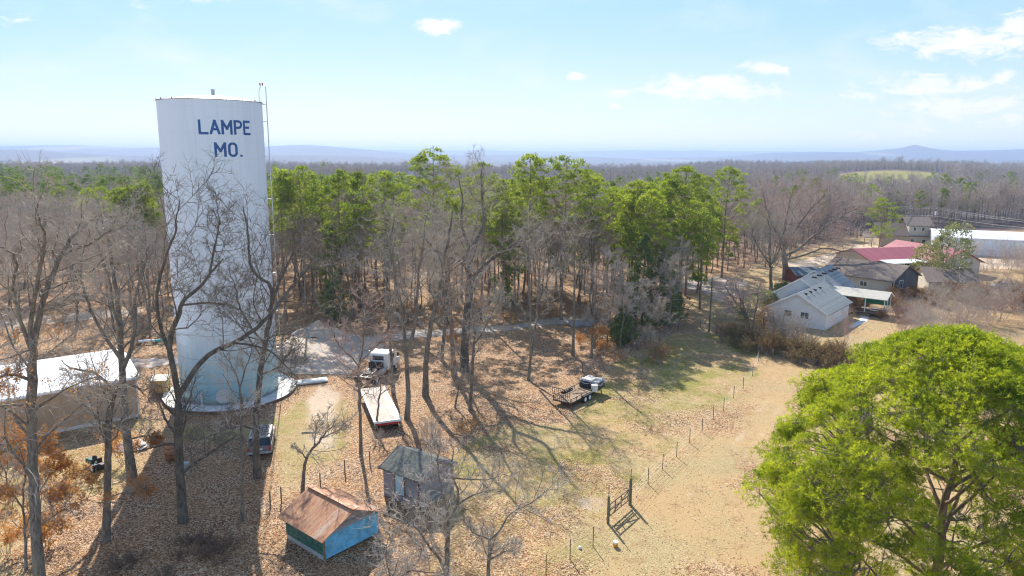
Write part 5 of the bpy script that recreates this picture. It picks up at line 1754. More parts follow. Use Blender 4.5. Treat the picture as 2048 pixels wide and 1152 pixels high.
traced('thick straight oak standing between the mower and the pale panel',
       [([(266, 966), (258, 905), (251, 850), (247, 790), (243, 720), (240, 650), (235, 600), (226, 545), (216, 480), (202, 430)], 14, 3, 2),
        ([(245, 740), (262, 700), (272, 650), (268, 600), (285, 540), (300, 490)], 7, 2, 1),
        ([(243, 720), (215, 680), (190, 640), (170, 590), (160, 540), (170, 490)], 6, 2, -1),
        ([(248, 800), (215, 765), (180, 740), (150, 740), (120, 720)], 5, 2, -2),
        ([(240, 650), (225, 620), (222, 570), (205, 520), (190, 470), (150, 440)], 5, 2, 2),
        ([(255, 880), (290, 870), (320, 880)], 3, 1, 1)],
       104, m=(8, 6, 6, 3), leaves=420, leafzone=3.5, t0=0.4)
traced('black-trunked tree forking low in front of the water tower shell',
       [([(366, 1044), (361, 960), (357, 880), (356, 820), (357, 790)], 13, 11, 0),
        ([(357, 795), (348, 740), (338, 700), (345, 655), (358, 635), (362, 605), (378, 590), (402, 575), (416, 555), (432, 530), (447, 515)], 9, 2.5, 1),
        ([(340, 705), (322, 660), (312, 600), (318, 560), (336, 500), (352, 465), (354, 430), (359, 392)], 6, 1.3, -1),
        ([(418, 556), (427, 505), (435, 470), (437, 440), (434, 412)], 3.5, 1.2, 0),
        ([(358, 790), (371, 770), (392, 735), (422, 704), (469, 686), (516, 655), (547, 622), (570, 590), (596, 560), (622, 530), (648, 512)], 8.5, 3.5, 3),
        ([(470, 686), (505, 690), (540, 700), (575, 735), (600, 760)], 3.5, 1.2, 1),
        ([(360, 950), (385, 930), (420, 905), (450, 885), (480, 868)], 5.5, 2, -2),
        ([(362, 610), (420, 605), (470, 612), (510, 640)], 3.5, 1.2, 1)],
       105, m=(9, 6, 6, 3), bk='bark_dark', twig='bark', t0=0.6, Lm=4.5)
traced('tall dark tree rising past the right side of the water tower',
       [([(515, 955), (512, 900), (512, 841), (516, 790), (520, 745), (531, 685), (540, 638), (546, 592), (538, 562), (515, 558), (496, 520), (499, 480), (491, 440), (484, 410)], 11, 1.5, 1),
        ([(546, 600), (560, 560), (580, 520), (600, 480), (610, 440)], 4.5, 1.5, 1),
        ([(531, 690), (505, 660), (480, 620), (470, 570), (455, 540)], 4, 1.2, -1),
        ([(520, 750), (560, 735), (580, 700), (600, 690)], 3, 1, 1),
        ([(512, 860), (480, 850), (440, 865), (400, 880)], 3, 1, -1)],
       106, m=(10, 6, 6, 3), bk='bark_dark', twig='bark', t0=0.35, Lm=4.0)
traced('slim leafless tree in the tower shadow, short crown against the teal-shaded shell',
       [([(484, 1042), (485, 960), (483, 870), (481, 790), (479, 770)], 5, 3.5, 0), ([(479, 772), (470, 740), (455, 720), (440, 690)], 2.5, 1, 0), ([(480, 775), (490, 740), (500, 715), (505, 680)], 2.5, 1, 0)],
       107, m=(8, 6, 6, 2), t0=0.5, Lm=2.2, twig='twig_pale')
traced('leaning small fruit tree behind the rusty shed',
       [([(605, 986), (607, 945), (612, 915), (628, 893), (645, 875), (660, 850)], 5.5, 2.5, 0), ([(645, 876), (672, 862), (700, 850)], 2.2, 1, 1), ([(612, 918), (600, 900), (585, 893)], 2.2, 1, 0), ([(628, 893), (632, 860), (640, 835)], 2, .9, 0)],
       108, m=(8, 6, 5, 2), t0=0.5, Lm=2.0, twig='twig')
traced('thin forked tree overlapping the left side of the flatbed trailer',
       [([(722, 912), (721, 860), (719, 800), (718, 745), (717, 731)], 5, 4, 0), ([(717, 732), (702, 712), (686, 700), (672, 680), (660, 650)], 2.8, 1, 0), ([(718, 735), (725, 700), (728, 660), (730, 620), (726, 580)], 3, 1, 0), ([(722, 722), (745, 700), (765, 680), (790, 668)], 2, .8, 1)],
       109, m=(8, 6, 5, 2), t0=0.6, Lm=2.8, twig='twig_red')
traced('thin sapling standing over the middle of the flatbed trailer deck',
       [([(752, 862), (755, 825), (760, 790), (762, 765)], 3.5, 2, 0), ([(762, 766), (745, 750), (730, 745)], 1.6, .8, 0), ([(760, 790), (785, 770), (800, 760)], 1.5, .7, 0)],
       110, m=(5, 5, 4, 2), t0=0.5, Lm=1.6, twig='twig')
traced('dark straight tree on the right side of the white truck',
       [([(787, 790), (785, 745), (782, 703), (776, 650), (772, 600), (780, 540), (790, 480), (785, 430)], 5.5, 2, 1), ([(776, 655), (790, 610), (800, 560)], 2.5, 1, 0)],
       111, m=(9, 6, 5, 2), t0=0.4, Lm=3.0)
traced('forked tree right of the trailer deck, two stems parting at truck-roof height',
       [([(814, 838), (817, 790), (814, 740), (810, 690), (806, 640), (798, 590), (787, 535), (778, 480), (790, 430)], 8, 2, 1),
        ([(817, 700), (829, 658), (834, 600), (838, 540), (846, 490), (850, 440)], 5.5, 1.8, 0)],
       112, m=(9, 6, 6, 2), t0=0.4, Lm=3.5)
traced('sturdy mossy tree leaning right above the sunny leaf patch',
       [([(851, 792), (851, 755), (852, 718), (858, 670), (863, 640), (873, 605), (882, 553), (890, 510), (900, 460), (905, 410)], 9.5, 2.5, 1),
        ([(863, 645), (885, 625), (903, 600), (912, 570)], 3, 1, 1), ([(854, 700), (872, 716), (885, 690)], 2.5, 1, 0)],
       113, m=(9, 6, 6, 2), t0=0.4, Lm=3.8)
traced('slender reddish trunk just left of the biggest central oak',
       [([(909, 753), (905, 700), (902, 640), (899, 590), (896, 540), (900, 480)], 8, 3, 0)], 114, m=(12, 6, 5, 2), t0=0.5, Lm=3.5, bk='bark_pine')
traced('biggest central oak with a thick dark trunk and wide high limbs',
       [([(928, 742), (929, 700), (932, 660), (935, 610), (939, 565), (938, 520), (938, 490)], 13, 9, 0),
        ([(938, 500), (955, 478), (970, 448), (965, 405), (962, 360), (966, 320)], 7, 2, 1),
        ([(940, 560), (965, 535), (985, 515), (1012, 498), (1040, 482), (1065, 462), (1090, 440)], 6, 2, 2),
        ([(938, 530), (915, 520), (890, 512), (868, 500), (845, 470)], 5, 1.6, -1),
        ([(934, 650), (958, 622), (985, 600), (1010, 590)], 4, 1.3, 1),
        ([(938, 495), (922, 450), (925, 400), (915, 350)], 5, 1.5, 1)],
       115, m=(9, 6, 6, 3), bk='bark_dark', t0=0.6, Lm=4.5, leaves=160, leafzone=8)
traced('straight tree behind the central oaks with bare lower stem',
       [([(883, 720), (887, 680), (890, 640), (893, 590), (890, 520), (886, 450)], 5.5, 2.5, 0)], 116, m=(12, 6, 5, 2), t0=0.5, Lm=3.5)
traced('slim forked tree standing in front of the biggest central oak',
       [([(940, 822), (943, 770), (947, 719), (947, 680), (947, 650)], 5, 3.5, 0), ([(947, 690), (962, 672), (975, 645), (990, 616), (1000, 590)], 2.5, 1, 1), ([(947, 652), (943, 610), (940, 570), (946, 530)], 3, 1.2, 0)],
       117, m=(8, 6, 5, 2), t0=0.5, Lm=2.8, leaves=500, leafzone=6)
traced('short bare sapling between the two sheds and the central oaks',
       [([(910, 816), (916, 780), (925, 745)], 3, 1.6, 0), ([(916, 780), (905, 755), (900, 730)], 1.6, .8, 0)], 118, m=(7, 5, 4, 2), t0=0.4, Lm=2)
traced('twin-stemmed slim tree left of the utility trailer',
       [([(1057, 761), (1060, 725), (1064, 700), (1072, 656), (1076, 600), (1078, 550), (1070, 490)], 4.5, 1.6, 0), ([(1061, 715), (1060, 660), (1061, 594), (1058, 530), (1050, 470)], 3.5, 1.4, 0)],
       119, m=(9, 6, 5, 2), t0=0.5, Lm=3.2)
traced('dark single stem behind the upturned boat nearest the leaf clearing',
       [([(1146, 711), (1147, 670), (1149, 625), (1149, 570), (1147, 500), (1150, 440)], 4.5, 1.6, 0)], 120, m=(11, 6, 5, 2), t0=0.45, Lm=3.0)
traced('orange-tinged young tree right of the upturned boat',
       [([(1183, 716), (1184, 690), (1186, 650), (1191, 600), (1195, 540)], 4, 1.5, 0), ([(1184, 690), (1200, 665), (1210, 640)], 2, 1, 0)], 121, m=(10, 6, 5, 2), t0=0.35, Lm=2.6, leaves=500, leafzone=4)
traced('crooked tree in front of the grey shed with pale lichened limbs',
       [([(896, 1192), (893, 1148), (894, 1100), (896, 1058), (899, 1030)], 9, 6.5, 0),
        ([(893, 1150), (879, 1117), (862, 1098), (849, 1080), (836, 1058), (815, 1035), (790, 1018), (765, 1012)], 5, 1.5, -1),
        ([(898, 1040), (917, 1006), (916, 975), (903, 950), (903, 915), (907, 890)], 5, 1.5, 1),
        ([(917, 1008), (940, 992), (960, 985), (985, 980), (1012, 976)], 3.2, 1, 1),
        ([(904, 955), (930, 958), (957, 960), (985, 958), (1010, 948)], 3, 1, 0),
        ([(896, 1030), (884, 985), (878, 950), (873, 918), (880, 890)], 4, 1.3, 1),
        ([(897, 1060), (865, 1040), (845, 1018), (820, 1010)], 3, 1, 0)],
       122, m=(8, 6, 5, 2), t0=0.6, Lm=2.2, twig='twig_pale')
traced('bent small tree at the bottom edge reaching right over the grass',
       [([(976, 1192), (976, 1148), (979, 1100), (980, 1078)], 6.5, 5, 0), ([(980, 1080), (1003, 1058), (1014, 1032), (1040, 1016), (1066, 1004), (1090, 985), (1110, 966)], 3.5, 1, 1),
        ([(980, 1078), (958, 1070), (942, 1062), (925, 1040)], 3, 1, 0), ([(979, 1120), (1005, 1105), (1025, 1100), (1040, 1085)], 3, 1, 0)],
       123, m=(8, 6, 5, 2), t0=0.6, Lm=2.0, twig='twig_pale')
traced('low pale-twigged tree cut by the bottom edge, left of the bent one',
       [([(770, 1260), (775, 1200), (785, 1150)], 6, 4, 0), ([(780, 1170), (820, 1140), (860, 1145), (890, 1150)], 3, 1, 0), ([(782, 1160), (770, 1110), (780, 1070)], 3, 1, 0)],
       124, m=(8, 6, 5, 2), t0=0.6, Lm=2.0, twig='twig_pale')
traced('leaning multi-stemmed small tree between the lone pole and the farmhouse',
       [([(1502, 674), (1494, 636), (1486, 610), (1476, 585), (1468, 560)], 4.5, 1.5, 0), ([(1502, 672), (1508, 640), (1516, 600), (1520, 570)], 3.5, 1.2, 0), ([(1498, 655), (1484, 620), (1462, 590), (1450, 570)], 3, 1.2, 1)],
       125, m=(11, 6, 6, 3), t0=0.3, Lm=3.2, twig='twig_red')
traced('great spreading oak with long limbs reaching right towards the red roof',
       [([(1571, 560), (1571, 530), (1568, 505), (1566, 480)], 9, 7, 0),
        ([(1569, 512), (1595, 500), (1627, 472), (1658, 447), (1689, 428), (1720, 415)], 4.5, 1.5, 0),
        ([(1568, 490), (1590, 460), (1610, 430), (1640, 400), (1655, 375)], 4.5, 1.3, 2),
        ([(1566, 480), (1572, 440), (1580, 400), (1590, 370)], 4.5, 1.3, 3),
        ([(1566, 485), (1545, 450), (1530, 410), (1525, 375)], 4.5, 1.3, -1),
        ([(1570, 520), (1610, 510), (1650, 495), (1690, 505), (1715, 500)], 3.5, 1.2, 1)],
       126, m=(14, 7, 6, 4), t0=0.7, Lm=8.5, twig='twig_red', spread=0.45)
traced('round-crowned dark tree growing left of the great spreading oak',
       [([(1542, 582), (1542, 560), (1541, 538), (1540, 510)], 5, 4, 0), ([(1541, 530), (1520, 500), (1505, 470), (1500, 440)], 3, 1, 0), ([(1541, 530), (1560, 500), (1568, 460), (1572, 430)], 3, 1, 0), ([(1540, 512), (1540, 470), (1535, 430)], 3, 1, 0)],
       127, m=(13, 7, 6, 4), t0=0.6, Lm=5.5, spread=0.42, twig='twig')

# ------------------------------------------------------------------ pines, cedars, magnolia that stand out singly
pine_rng = np.random.default_rng(77)


def pine_at(bx, by, topy, w_px, clear_y, label, seed, group=None, nl=38, dens=1.0, name='pine_tree', mat='pine', scale_t=1.0, r=0.22):
    p = G(bx, by)
    H = AT(bx, topy, p.y).z
    zc = AT(bx, clear_y, p.y).z * 0.88
    wd = w_px * 0.58 * mpp(bx, topy, p.y)
    tr_, tw_, lf_ = pine_data(seed, H - 0.1, r, max(0.1, zc / H), wd, int(nl * dens * 2.4), 13, 0.36, 10, blade_w=0.042, pad_r=0.80)
    return obj_tree(name, tr_, tw_, lf_, (p.x, p.y, 0), seed * 1.3, label, 'pine tree', group, M['bark_pine'], M['twig'], M[mat], 'needles')


pine_at(868, 640, 294, 118, 405, 'tallest pine, its rounded crown breaking the horizon above the central oaks', 1, nl=44)
pine_at(1057, 640, 306, 92, 405, 'slim pine with a flat-topped crown breaking the horizon, left of the broad one', 2)
pine_at(1122, 640, 309, 128, 430, 'broad dense pine whose crown tops the horizon right of the slim one', 3, nl=50)
pine_at(1185, 628, 346, 120, 440, 'pine leaning its crown down right of the broad horizon pine', 4, nl=40)
pine_at(1272, 622, 358, 120, 462, 'low round pine crown above the dark cedars', 5, nl=44)
pine_at(1356, 612, 331, 120, 500, 'wide tall pine behind the dark cedars and left of the isolated one', 6, nl=52)
pine_at(1443, 556, 330, 92, 470, 'isolated tall pine with a long bare trunk beside the gravel turnaround', 7, nl=50)
pine_at(962, 642, 322, 96, 430, 'thin-crowned pine tangled with bare limbs right of the tallest pine', 8, nl=26)
pine_at(572, 640, 332, 64, 440, 'pine pressed against the right side of the water tower', 9, nl=36)
pine_at(614, 640, 330, 88, 410, 'second pine right of the water tower with a rounded green top', 10, nl=40)
pine_at(680, 638, 338, 72, 470, 'pine with a tall narrow crown between the tower and the oak clump', 11, nl=44)
pine_at(721, 615, 339, 42, 440, 'narrow pointed pine standing behind its broader neighbours', 12, nl=26)
pine_at(775, 628, 340, 112, 450, 'dome-crowned pine half screened by grey twigs left of the tallest one', 13, nl=36)
pine_at(1215, 590, 375, 60, 470, 'smaller pine filling the dip between two rounded crowns', 14, nl=28)
pine_at(1320, 585, 345, 70, 450, 'pine showing between the low round crown and the wide tall one', 15, nl=30)
pine_at(1402, 560, 352, 80, 470, 'pine touching the wide tall one on its right', 16, nl=32)
pine_at(300, 655, 362, 66, 430, 'bright round pine at the left edge of the water tower', 17, nl=36)
pine_at(268, 650, 372, 46, 430, 'smaller bright pine next to the round one left of the tower', 18, nl=26)
pine_at(1757, 500, 395, 54, 470, 'young yellow-green pine beside the two-storey house', 19, nl=40, r=0.15)
pine_at(1728, 462, 368, 42, 425, 'leaning pine behind the young yellow-green one', 20, nl=24, r=0.15)
pine_at(1697, 420, 345, 50, 385, 'dark flat-topped pine far off above the reddish tree crowns', 21, nl=24)


def cedar_data(seed, H, Rw, n=1500):
    rng = np.random.default_rng(seed)
    P, Rr = smooth_path([(0, 0, 0), (0.1, 0, H * .5), (0, 0, H * .96)], [0.16, 0.1, 0.03], 9)
    z = rng.random(n) ** 1.0
    rad = Rw * np.sin(np.clip(0.12 + 0.88 * z, 0, 1) * math.pi) ** 0.55 * (1 - 0.45 * z) * np.sqrt(rng.uniform(0.25, 1, n)) * (0.75 + 0.5 * vnoise(z * 6, np.zeros(n), 0.7, seed))
    a = rng.random(n) * 6.28
    rad *= 0.5 + 0.95 * vnoise(a * 1.2, z * 7, 0.8, seed + 1)
    c = np.stack([rad * np.cos(a), rad * np.sin(a), 0.05 * H + z * H * 0.95], -1)
    c = c[vnoise(c[:, 0] * 2 + 30, c[:, 2] + c[:, 1], 0.9, seed + 5) > 0.50]
    V, F, tn = tufts(c, rng, 0.50, 9, 0.06, upb=0.5)
    br = np.stack([np.zeros((n // 6, 2, 3))], 0)[0]
    cc = c[::6][:n // 6]
    br = np.stack([np.stack([0 * cc[:, 0], 0 * cc[:, 0], cc[:, 2] - 0.3], -1), cc], 1)
    return [(P[None], Rr[None], 7)], [(br, np.full(br.shape[:2], 0.02), 3)], (V, F, tn)


def cedar_at(bx, by, topy, w_px, label, seed, n=1500):
    p = G(bx, by); H = AT(bx, topy, p.y).z
    a, b_, c = cedar_data(seed, H, w_px / 2 * mpp(bx, topy, p.y), n)
    return obj_tree('cedar_tree', a, b_, c, (p.x, p.y, 0), 0, label, 'cedar tree', None, M['bark_dark'], M['twig'], M['cedar'], 'foliage')


cedar_at(1283, 660, 470, 92, 'tallest dark cedar at the corner of the forest edge', 1, 2200)
cedar_at(1322, 655, 505, 84, 'full dark cedar just right of the tallest one', 2, 1900)
cedar_at(1246, 690, 615, 62, 'low dark cedar spreading at the sunny forest corner', 3, 900)
cedar_at(1345, 640, 560, 44, 'small cedar nearest the dark corner post of the fence', 4, 700)
cedar_at(668, 640, 455, 70, 'dull green cedar among the pines right of the tower', 5, 1200)
cedar_at(1010, 620, 500, 60, 'small cedar deep in the trunks under the horizon pines', 6, 800)


def leafy_bush(px, py, topy, w_px, label, seed, mat, name='shrub', cat='shrub', n=900, s=(0.06, 0.13), ball=0.5):
    p = G(px, py); H = AT(px, topy, p.y).z; Rw = w_px / 2 * mpp(px, topy, p.y)
    rng = np.random.default_rng(seed)
    P0 = np.zeros((7, 4, 3)); a = rng.random(7) * 6.28
    for k_ in range(4):
        P0[:, k_, 0] = np.cos(a) * Rw * .5 * k_ / 3; P0[:, k_, 1] = np.sin(a) * Rw * .5 * k_ / 3; P0[:, k_, 2] = H * .75 * k_ / 3
    R0_ = np.full((7, 4), 0.05) * np.linspace(1, .4, 4)
    L2, R2 = spawn(P0, R0_, 9, 0.2, 1, 0.6, 0.8, 5, 0.1, 0.2, .6, .3, rng, .3)
    n1 = rng.normal(0, 1, (n, 3)); n1 /= np.linalg.norm(n1, axis=1, keepdims=True)
    rr = rng.uniform(.45, 1, n) ** .5 * (0.72 + .5 * vnoise(n1[:, 0] * 3 + 9, n1[:, 2] * 3 + 5, .8, seed))
    c = n1 * rr[:, None] * [Rw, Rw, H * ball] + [0, 0, H * (1 - ball) * .98]
    c = c[c[:, 2] > 0.1]
    lf_ = leaf_cards(c, rng, s[0], s[1], 9, 0.16)
    return obj_tree(name, [(P0, R0_, 6)], [(L2, R2, 3)], lf_, (p.x, p.y, 0), 0, label, cat, None, M['bark'], M['twig'], M[mat], 'leaves')


leafy_bush(1893, 575, 438, 84, 'broad-leaved magnolia with glossy leaves in front of the white shop', 3, 'magnolia', 'magnolia_tree', 'magnolia', 520, (0.12, 0.24), 0.45)
leafy_bush(1852, 560, 480, 60, 'lower glossy-leaved tree joined to the magnolia on its left', 4, 'magnolia', 'magnolia_tree', 'magnolia', 260, (0.13, 0.24), 0.42)
leafy_bush(1566, 600, 562, 44, 'green shrub against the farmhouse gable end', 5, 'cedar', n=700, s=(0.07, .14))
leafy_bush(1537, 618, 582, 44, 'lighter green shrub just left of the farmhouse corner', 6, 'magnolia', n=600, s=(0.07, .13))
leafy_bush(1528, 655, 608, 40, 'orange-leaved shrub at the left corner of the farmhouse', 7, 'dryleaf', n=170, s=(0.06, .12))
leafy_bush(1490, 640, 590, 46, 'thin green shrub under the leaning multi-stemmed tree', 8, 'pine', n=260, s=(0.06, .12))

# the big pine close to the camera
nr = np.random.default_rng(5)
NP = Vector((20.9, 32.0, 0))
Hn = 16.6
K = 14
zz = np.linspace(0, Hn - 1.8, K)
P = np.zeros((1, K, 3)); P[0, :, 0] = np.cumsum(nr.normal(0, .12, K)); P[0, :, 1] = np.cumsum(nr.normal(0, .12, K)); P[0, :, 2] = zz
Rr = (0.30 * (1 - zz / Hn * .85))[None]
# big rising limbs
NL = 24
zb = np.linspace(0.08, 0.76, NL) * Hn
ph = np.arange(NL) * 2.4 + nr.normal(0, .3, NL)
s0 = np.array([np.interp(zb, zz, P[0, :, k_]) for k_ in range(3)]).T
rl = 7.0 * np.sqrt(np.clip(1 - ((zb / Hn - 0.36) / 0.56) ** 2, 0.05, 1)) * nr.uniform(.75, 0.95, NL)
d = np.stack([np.cos(ph), np.sin(ph), 0.10 + 0.8 * zb / Hn], -1); d /= np.linalg.norm(d, axis=1, keepdims=True)
L1 = np.empty((NL, 10, 3)); L1[:, 0] = s0
for k_ in range(1, 10):
    d = d + nr.normal(0, .14, d.shape); d[:, 2] += 0.05; d /= np.linalg.norm(d, axis=1, keepdims=True)
    L1[:, k_] = L1[:, k_ - 1] + d * (rl / 9)[:, None]
RL = 0.115 * (rl / 7)[:, None] * np.linspace(1, .3, 10)[None]
# flattened needle pads over a lumpy dome, each hung on the nearest limb
NPAD = 680
u_ = nr.random(NPAD); ph = nr.random(NPAD) * 6.28
zr = 1.4 + (Hn - 1.4) * u_ ** 0.8
s_ = (zr - 1.4) / (Hn - 1.4)
pf = np.where(s_ < .36, .72 + .28 * np.sin(s_ / .36 * math.pi / 2), np.sqrt(np.clip(1 - ((s_ - .36) / .64) ** 2, 0, 1)))
lum = 1 + .22 * (2 * vnoise(ph * 1.3 + 7, s_ * 4 + 3, .7, 12) - 1)
rr_n = 8.0 * pf * lum * np.where(nr.random(NPAD) < .72, nr.uniform(.86, 1.0, NPAD), nr.uniform(.35, .86, NPAD))
tip = np.stack([rr_n * np.cos(ph), rr_n * np.sin(ph), zr], -1)
node = np.concatenate([L1[:, 3:].reshape(-1, 3), P[0, 8:]])
cost = np.linalg.norm(tip[:, None] - node[None], axis=-1) + 1.2 * np.maximum(0, node[None, :, 2] - tip[:, None, 2] + .2)
nb_ = node[np.argmin(cost, 1)]
tt = np.linspace(0, 1, 7)[None, :, None]
L2 = nb_[:, None] * (1 - tt) + tip[:, None] * tt
dist = np.linalg.norm(tip - nb_, axis=1)
L2[..., 2] -= np.sin(np.linspace(0, math.pi, 7))[None] * (dist * .14)[:, None]
L2[:, 1:-1] += nr.normal(0, .022, L2[:, 1:-1].shape) * dist[:, None, None]
R2 = (0.014 + .009 * dist)[:, None] * np.linspace(1, .4, 7)[None]
per = 84
sz = nr.uniform(.62, 1.25, NPAD)
dd_ = nr.normal(0, 1, (NPAD, per, 3)); dd_ /= np.linalg.norm(dd_, axis=-1, keepdims=True)
dd_ *= np.cbrt(nr.uniform(.1, 1, (NPAD, per, 1)))
dd_[..., 2] = dd_[..., 2] * .50
outw = np.stack([np.cos(ph), np.sin(ph)], -1)
dd_[..., 2] -= .30 * (dd_[..., 0] * outw[:, None, 0] + dd_[..., 1] * outw[:, None, 1])
cc = tip[:, None] + dd_ * sz[:, None, None]
k_t = cc[:, ::5].reshape(-1, 3)
tb = np.repeat(tip, cc[:, ::5].shape[1], axis=0)
L3 = np.stack([tb + [0, 0, -.12], (tb + k_t) / 2 + [0, 0, -.12], k_t], 1)
V, F, tn = tufts(cc.reshape(-1, 3), nr, 0.20, 13, 0.0135, upb=0.7)
tn = 1.5 * (0.4 * tn + 0.6 * np.repeat(nr.random(NPAD), per * 13 * 4)) - 0.3
b2_ = [(L2, R2, 5), (L3, np.full(L3.shape[:2], .009), 3)]
c = V
obj_tree('pine_tree', [(P, Rr, 12), (L1, RL, 7)], b2_, (V, F, tn), NP, 0, 'huge bright green pine filling the lower right corner, closest to the camera', 'pine tree', None, M['bark_pine'], M['bark'], M['pine_near'], 'needles')
print('near pine tufts', len(c), 'faces', len(F))

# ------------------------------------------------------------------ brush and shrubs
def bush_data(seed, H, Rw, stems=16, m=(5, 5, 3), leaf=0, lean=0.5, tr=0.008):
    rng = np.random.default_rng(seed)
    a = rng.random(stems) * 6.28; rr = rng.random(stems) * .35 * Rw
    K_ = 7
    P = np.empty((stems, K_, 3)); P[:, 0] = np.stack([rr * np.cos(a), rr * np.sin(a), 0 * a], -1)
    d = np.stack([np.cos(a) * lean * rng.uniform(.3, 1.2, stems), np.sin(a) * lean * rng.uniform(.3, 1.2, stems), np.ones(stems)], -1)
    d /= np.linalg.norm(d, axis=1, keepdims=True); st_ = H * rng.uniform(.6, 1.05, stems) / (K_ - 1)
    for k_ in range(1, K_):
        d = d + rng.normal(0, .12, d.shape); d /= np.linalg.norm(d, axis=1, keepdims=True); P[:, k_] = P[:, k_ - 1] + d * st_[:, None]
    Rr = np.full((stems, K_), 0.028) * np.linspace(1, .3, K_)
    L2, R2 = spawn(P, Rr, m[0], .2, 1, .42, .6, 5, .08, .2, .6, .35, rng, .3, rmin=.012)
    L3, R3 = spawn(L2, R2, m[1], .2, 1, .55, .7, 4, .05, .25, .7, .4, rng, .3, rmin=tr)
    tw = [(L2, R2, 3), (L3, R3, 3)]
    if m[2]:
        L4, R4 = spawn(L3, R3, m[2], .2, 1, .6, .7, 2, .05, .25, .8, .4, rng, .3, rmin=tr * .8); tw.append((L4, R4, 3))
    lf_ = None
    if leaf:
        c = np.concatenate([L3[:, 1:].reshape(-1, 3), L2[:, 2:].reshape(-1, 3)]); c = c[rng.permutation(len(c))[:leaf]]
        lf_ = leaf_cards(c, rng, .05, .10, 3, .1)
    return [(P, Rr, 4)], tw, lf_


def bush_kind(name, seed, H, Rw, label, cat, group, tm, wm, lm=None, **kw):
    a, b_, c = bush_data(seed, H, Rw, **kw)
    return obj_tree(name, a, b_, c, (0, 0, -50), 0, label, cat, group, tm, wm, lm, 'leaves')


def scatter(protos, places, label, group, smin=.8, smax=1.25, seed=1):
    rng = random.Random(seed)
    for i, (x, y) in enumerate(places):
        pr_ = protos[i % len(protos)]
        s_ = rng.uniform(smin, smax)
        rot = rng.uniform(0, 6.28)
        if not pr_.get('used'):
            pr_.location = (x, y, gz(x, y) - .03); pr_.rotation_euler = (0, 0, rot); pr_.scale = (s_, s_, s_); pr_['used'] = 1
        else:
            clone(pr_, (x, y, gz(x, y) - .03), rot, (s_, s_, s_ * rng.uniform(.85, 1.15)), label, group)


def along(pts, n, jit, seed):
    rng = random.Random(seed)
    P = [G(*p) for p in pts]
    seg = [(b - a).length for a, b in zip(P[:-1], P[1:])]; T = sum(seg)
    out = []
    for i in range(n):
        d = (i + rng.random()) / n * T
        for a, b, s_ in zip(P[:-1], P[1:], seg):
            if d <= s_: break
            d -= s_
        q_ = a.lerp(b, min(1, d / s_)); out.append((q_.x + rng.gauss(0, jit), q_.y + rng.gauss(0, jit)))
    return out


lb = 'tan leafless shrub in the fence-row thicket before the farmhouse'; gp = 'thicket shrubs in front of the farmhouse'
pr_ = [bush_kind('thicket_shrub', 20 + i, 2.6, 1.2, lb, 'shrub', gp, M['twig'], (M['drygrass'], M['orangebrush'], M['drygrass'])[i % 3], M['drygrass'], leaf=(600, 200, 400)[i % 3], stems=22) for i in range(3)]
scatter(pr_, along([(1455, 680), (1520, 706), (1560, 705), (1620, 722), (1680, 738), (1730, 748)], 44, 1.0, 1), lb, gp, .55, 1.1)
pl = [G(1570, 690), G(1600, 706), G(1555, 676)]
lb = 'tall dark tangled shrub towering over the thicket at the farmhouse gable'; gp2 = 'tall tangled shrubs by the gable'
pr_ = [bush_kind('tangled_shrub', 31, 3.8, 1.6, lb, 'shrub', gp2, M['bark'], M['twig'], stems=26, m=(6, 6, 3))]
scatter(pr_, [(p.x, p.y) for p in pl], lb, gp2)
lb = 'orange-brown brush shrub between the barn and the low outbuilding'; gp = 'orange brush below the barn'
pr_ = [bush_kind('brush_shrub', 40 + i, 2.4, 1.5, lb, 'shrub', gp, M['orangebrush'], M['orangebrush'], M['orangebrush'], leaf=500, stems=24) for i in range(2)]
rg = random.Random(4)
scatter(pr_, [tuple(G(rg.uniform(1770, 2080), rg.uniform(588, 625)))[:2] for _ in range(34)] + [tuple(G(rg.uniform(1700, 1850), rg.uniform(598, 640)))[:2] for _ in range(10)], lb, gp, .6, 1.2)
lb = 'pale grey-pink leafless small tree in the scrub on the right'; gp = 'pale scrub trees on the right'
pr_ = [bush_kind('scrub_tree', 50 + i, 6.5, 2.6, lb, 'small tree', gp, M['twig_pale'], (M['twig_pale'], M['twig_red'])[i % 2], stems=11, m=(7, 6, 4), lean=.6, tr=.011) for i in range(3)]
scatter(pr_, [tuple(G(rg.uniform(1840, 2160), rg.uniform(625, 800)))[:2] for _ in range(30)] + [tuple(G(rg.uniform(1930, 2200), rg.uniform(560, 625)))[:2] for _ in range(12)] + [tuple(G(rg.uniform(1885, 2110), rg.uniform(520, 560)))[:2] for _ in range(18)], lb, gp, .6, 1.1)
lb = 'vase-shaped leafless shrub tree on the lawn below the porch'; gp = 'vase-shaped lawn trees'
pr_ = [bush_kind('lawn_tree', 60, 5.2, 1.8, lb, 'small tree', gp, M['twig_red'], M['twig_red'], stems=8, m=(7, 6, 4), lean=.5)]
scatter(pr_, [tuple(G(*p))[:2] for p in ((1797, 672), (1812, 668), (1690, 690), (1445, 640), (1462, 610), (1425, 590), (1480, 560))], lb, gp, .8, 1.15)
lb = 'dark bramble bush in the tower shadow along the bottom'; gp = 'brambles in the tower shadow'
pr_ = [bush_kind('bramble_bush', 70 + i, 0.8, 1.5, lb, 'shrub', gp, M['bramble'], M['bramble'], stems=20, m=(5, 5, 2), lean=1.6) for i in range(2)]
scatter(pr_, [tuple(G(rg.uniform(215, 470), rg.uniform(1085, 1160)))[:2] for _ in range(9)] + [tuple(G(rg.uniform(340, 520), rg.uniform(1040, 1090)))[:2] for _ in range(3)], lb, gp, .6, 1.15)
lb = 'orange-leaved oak sprout among the left trunks'; gp = 'orange-leaved oak sprouts'
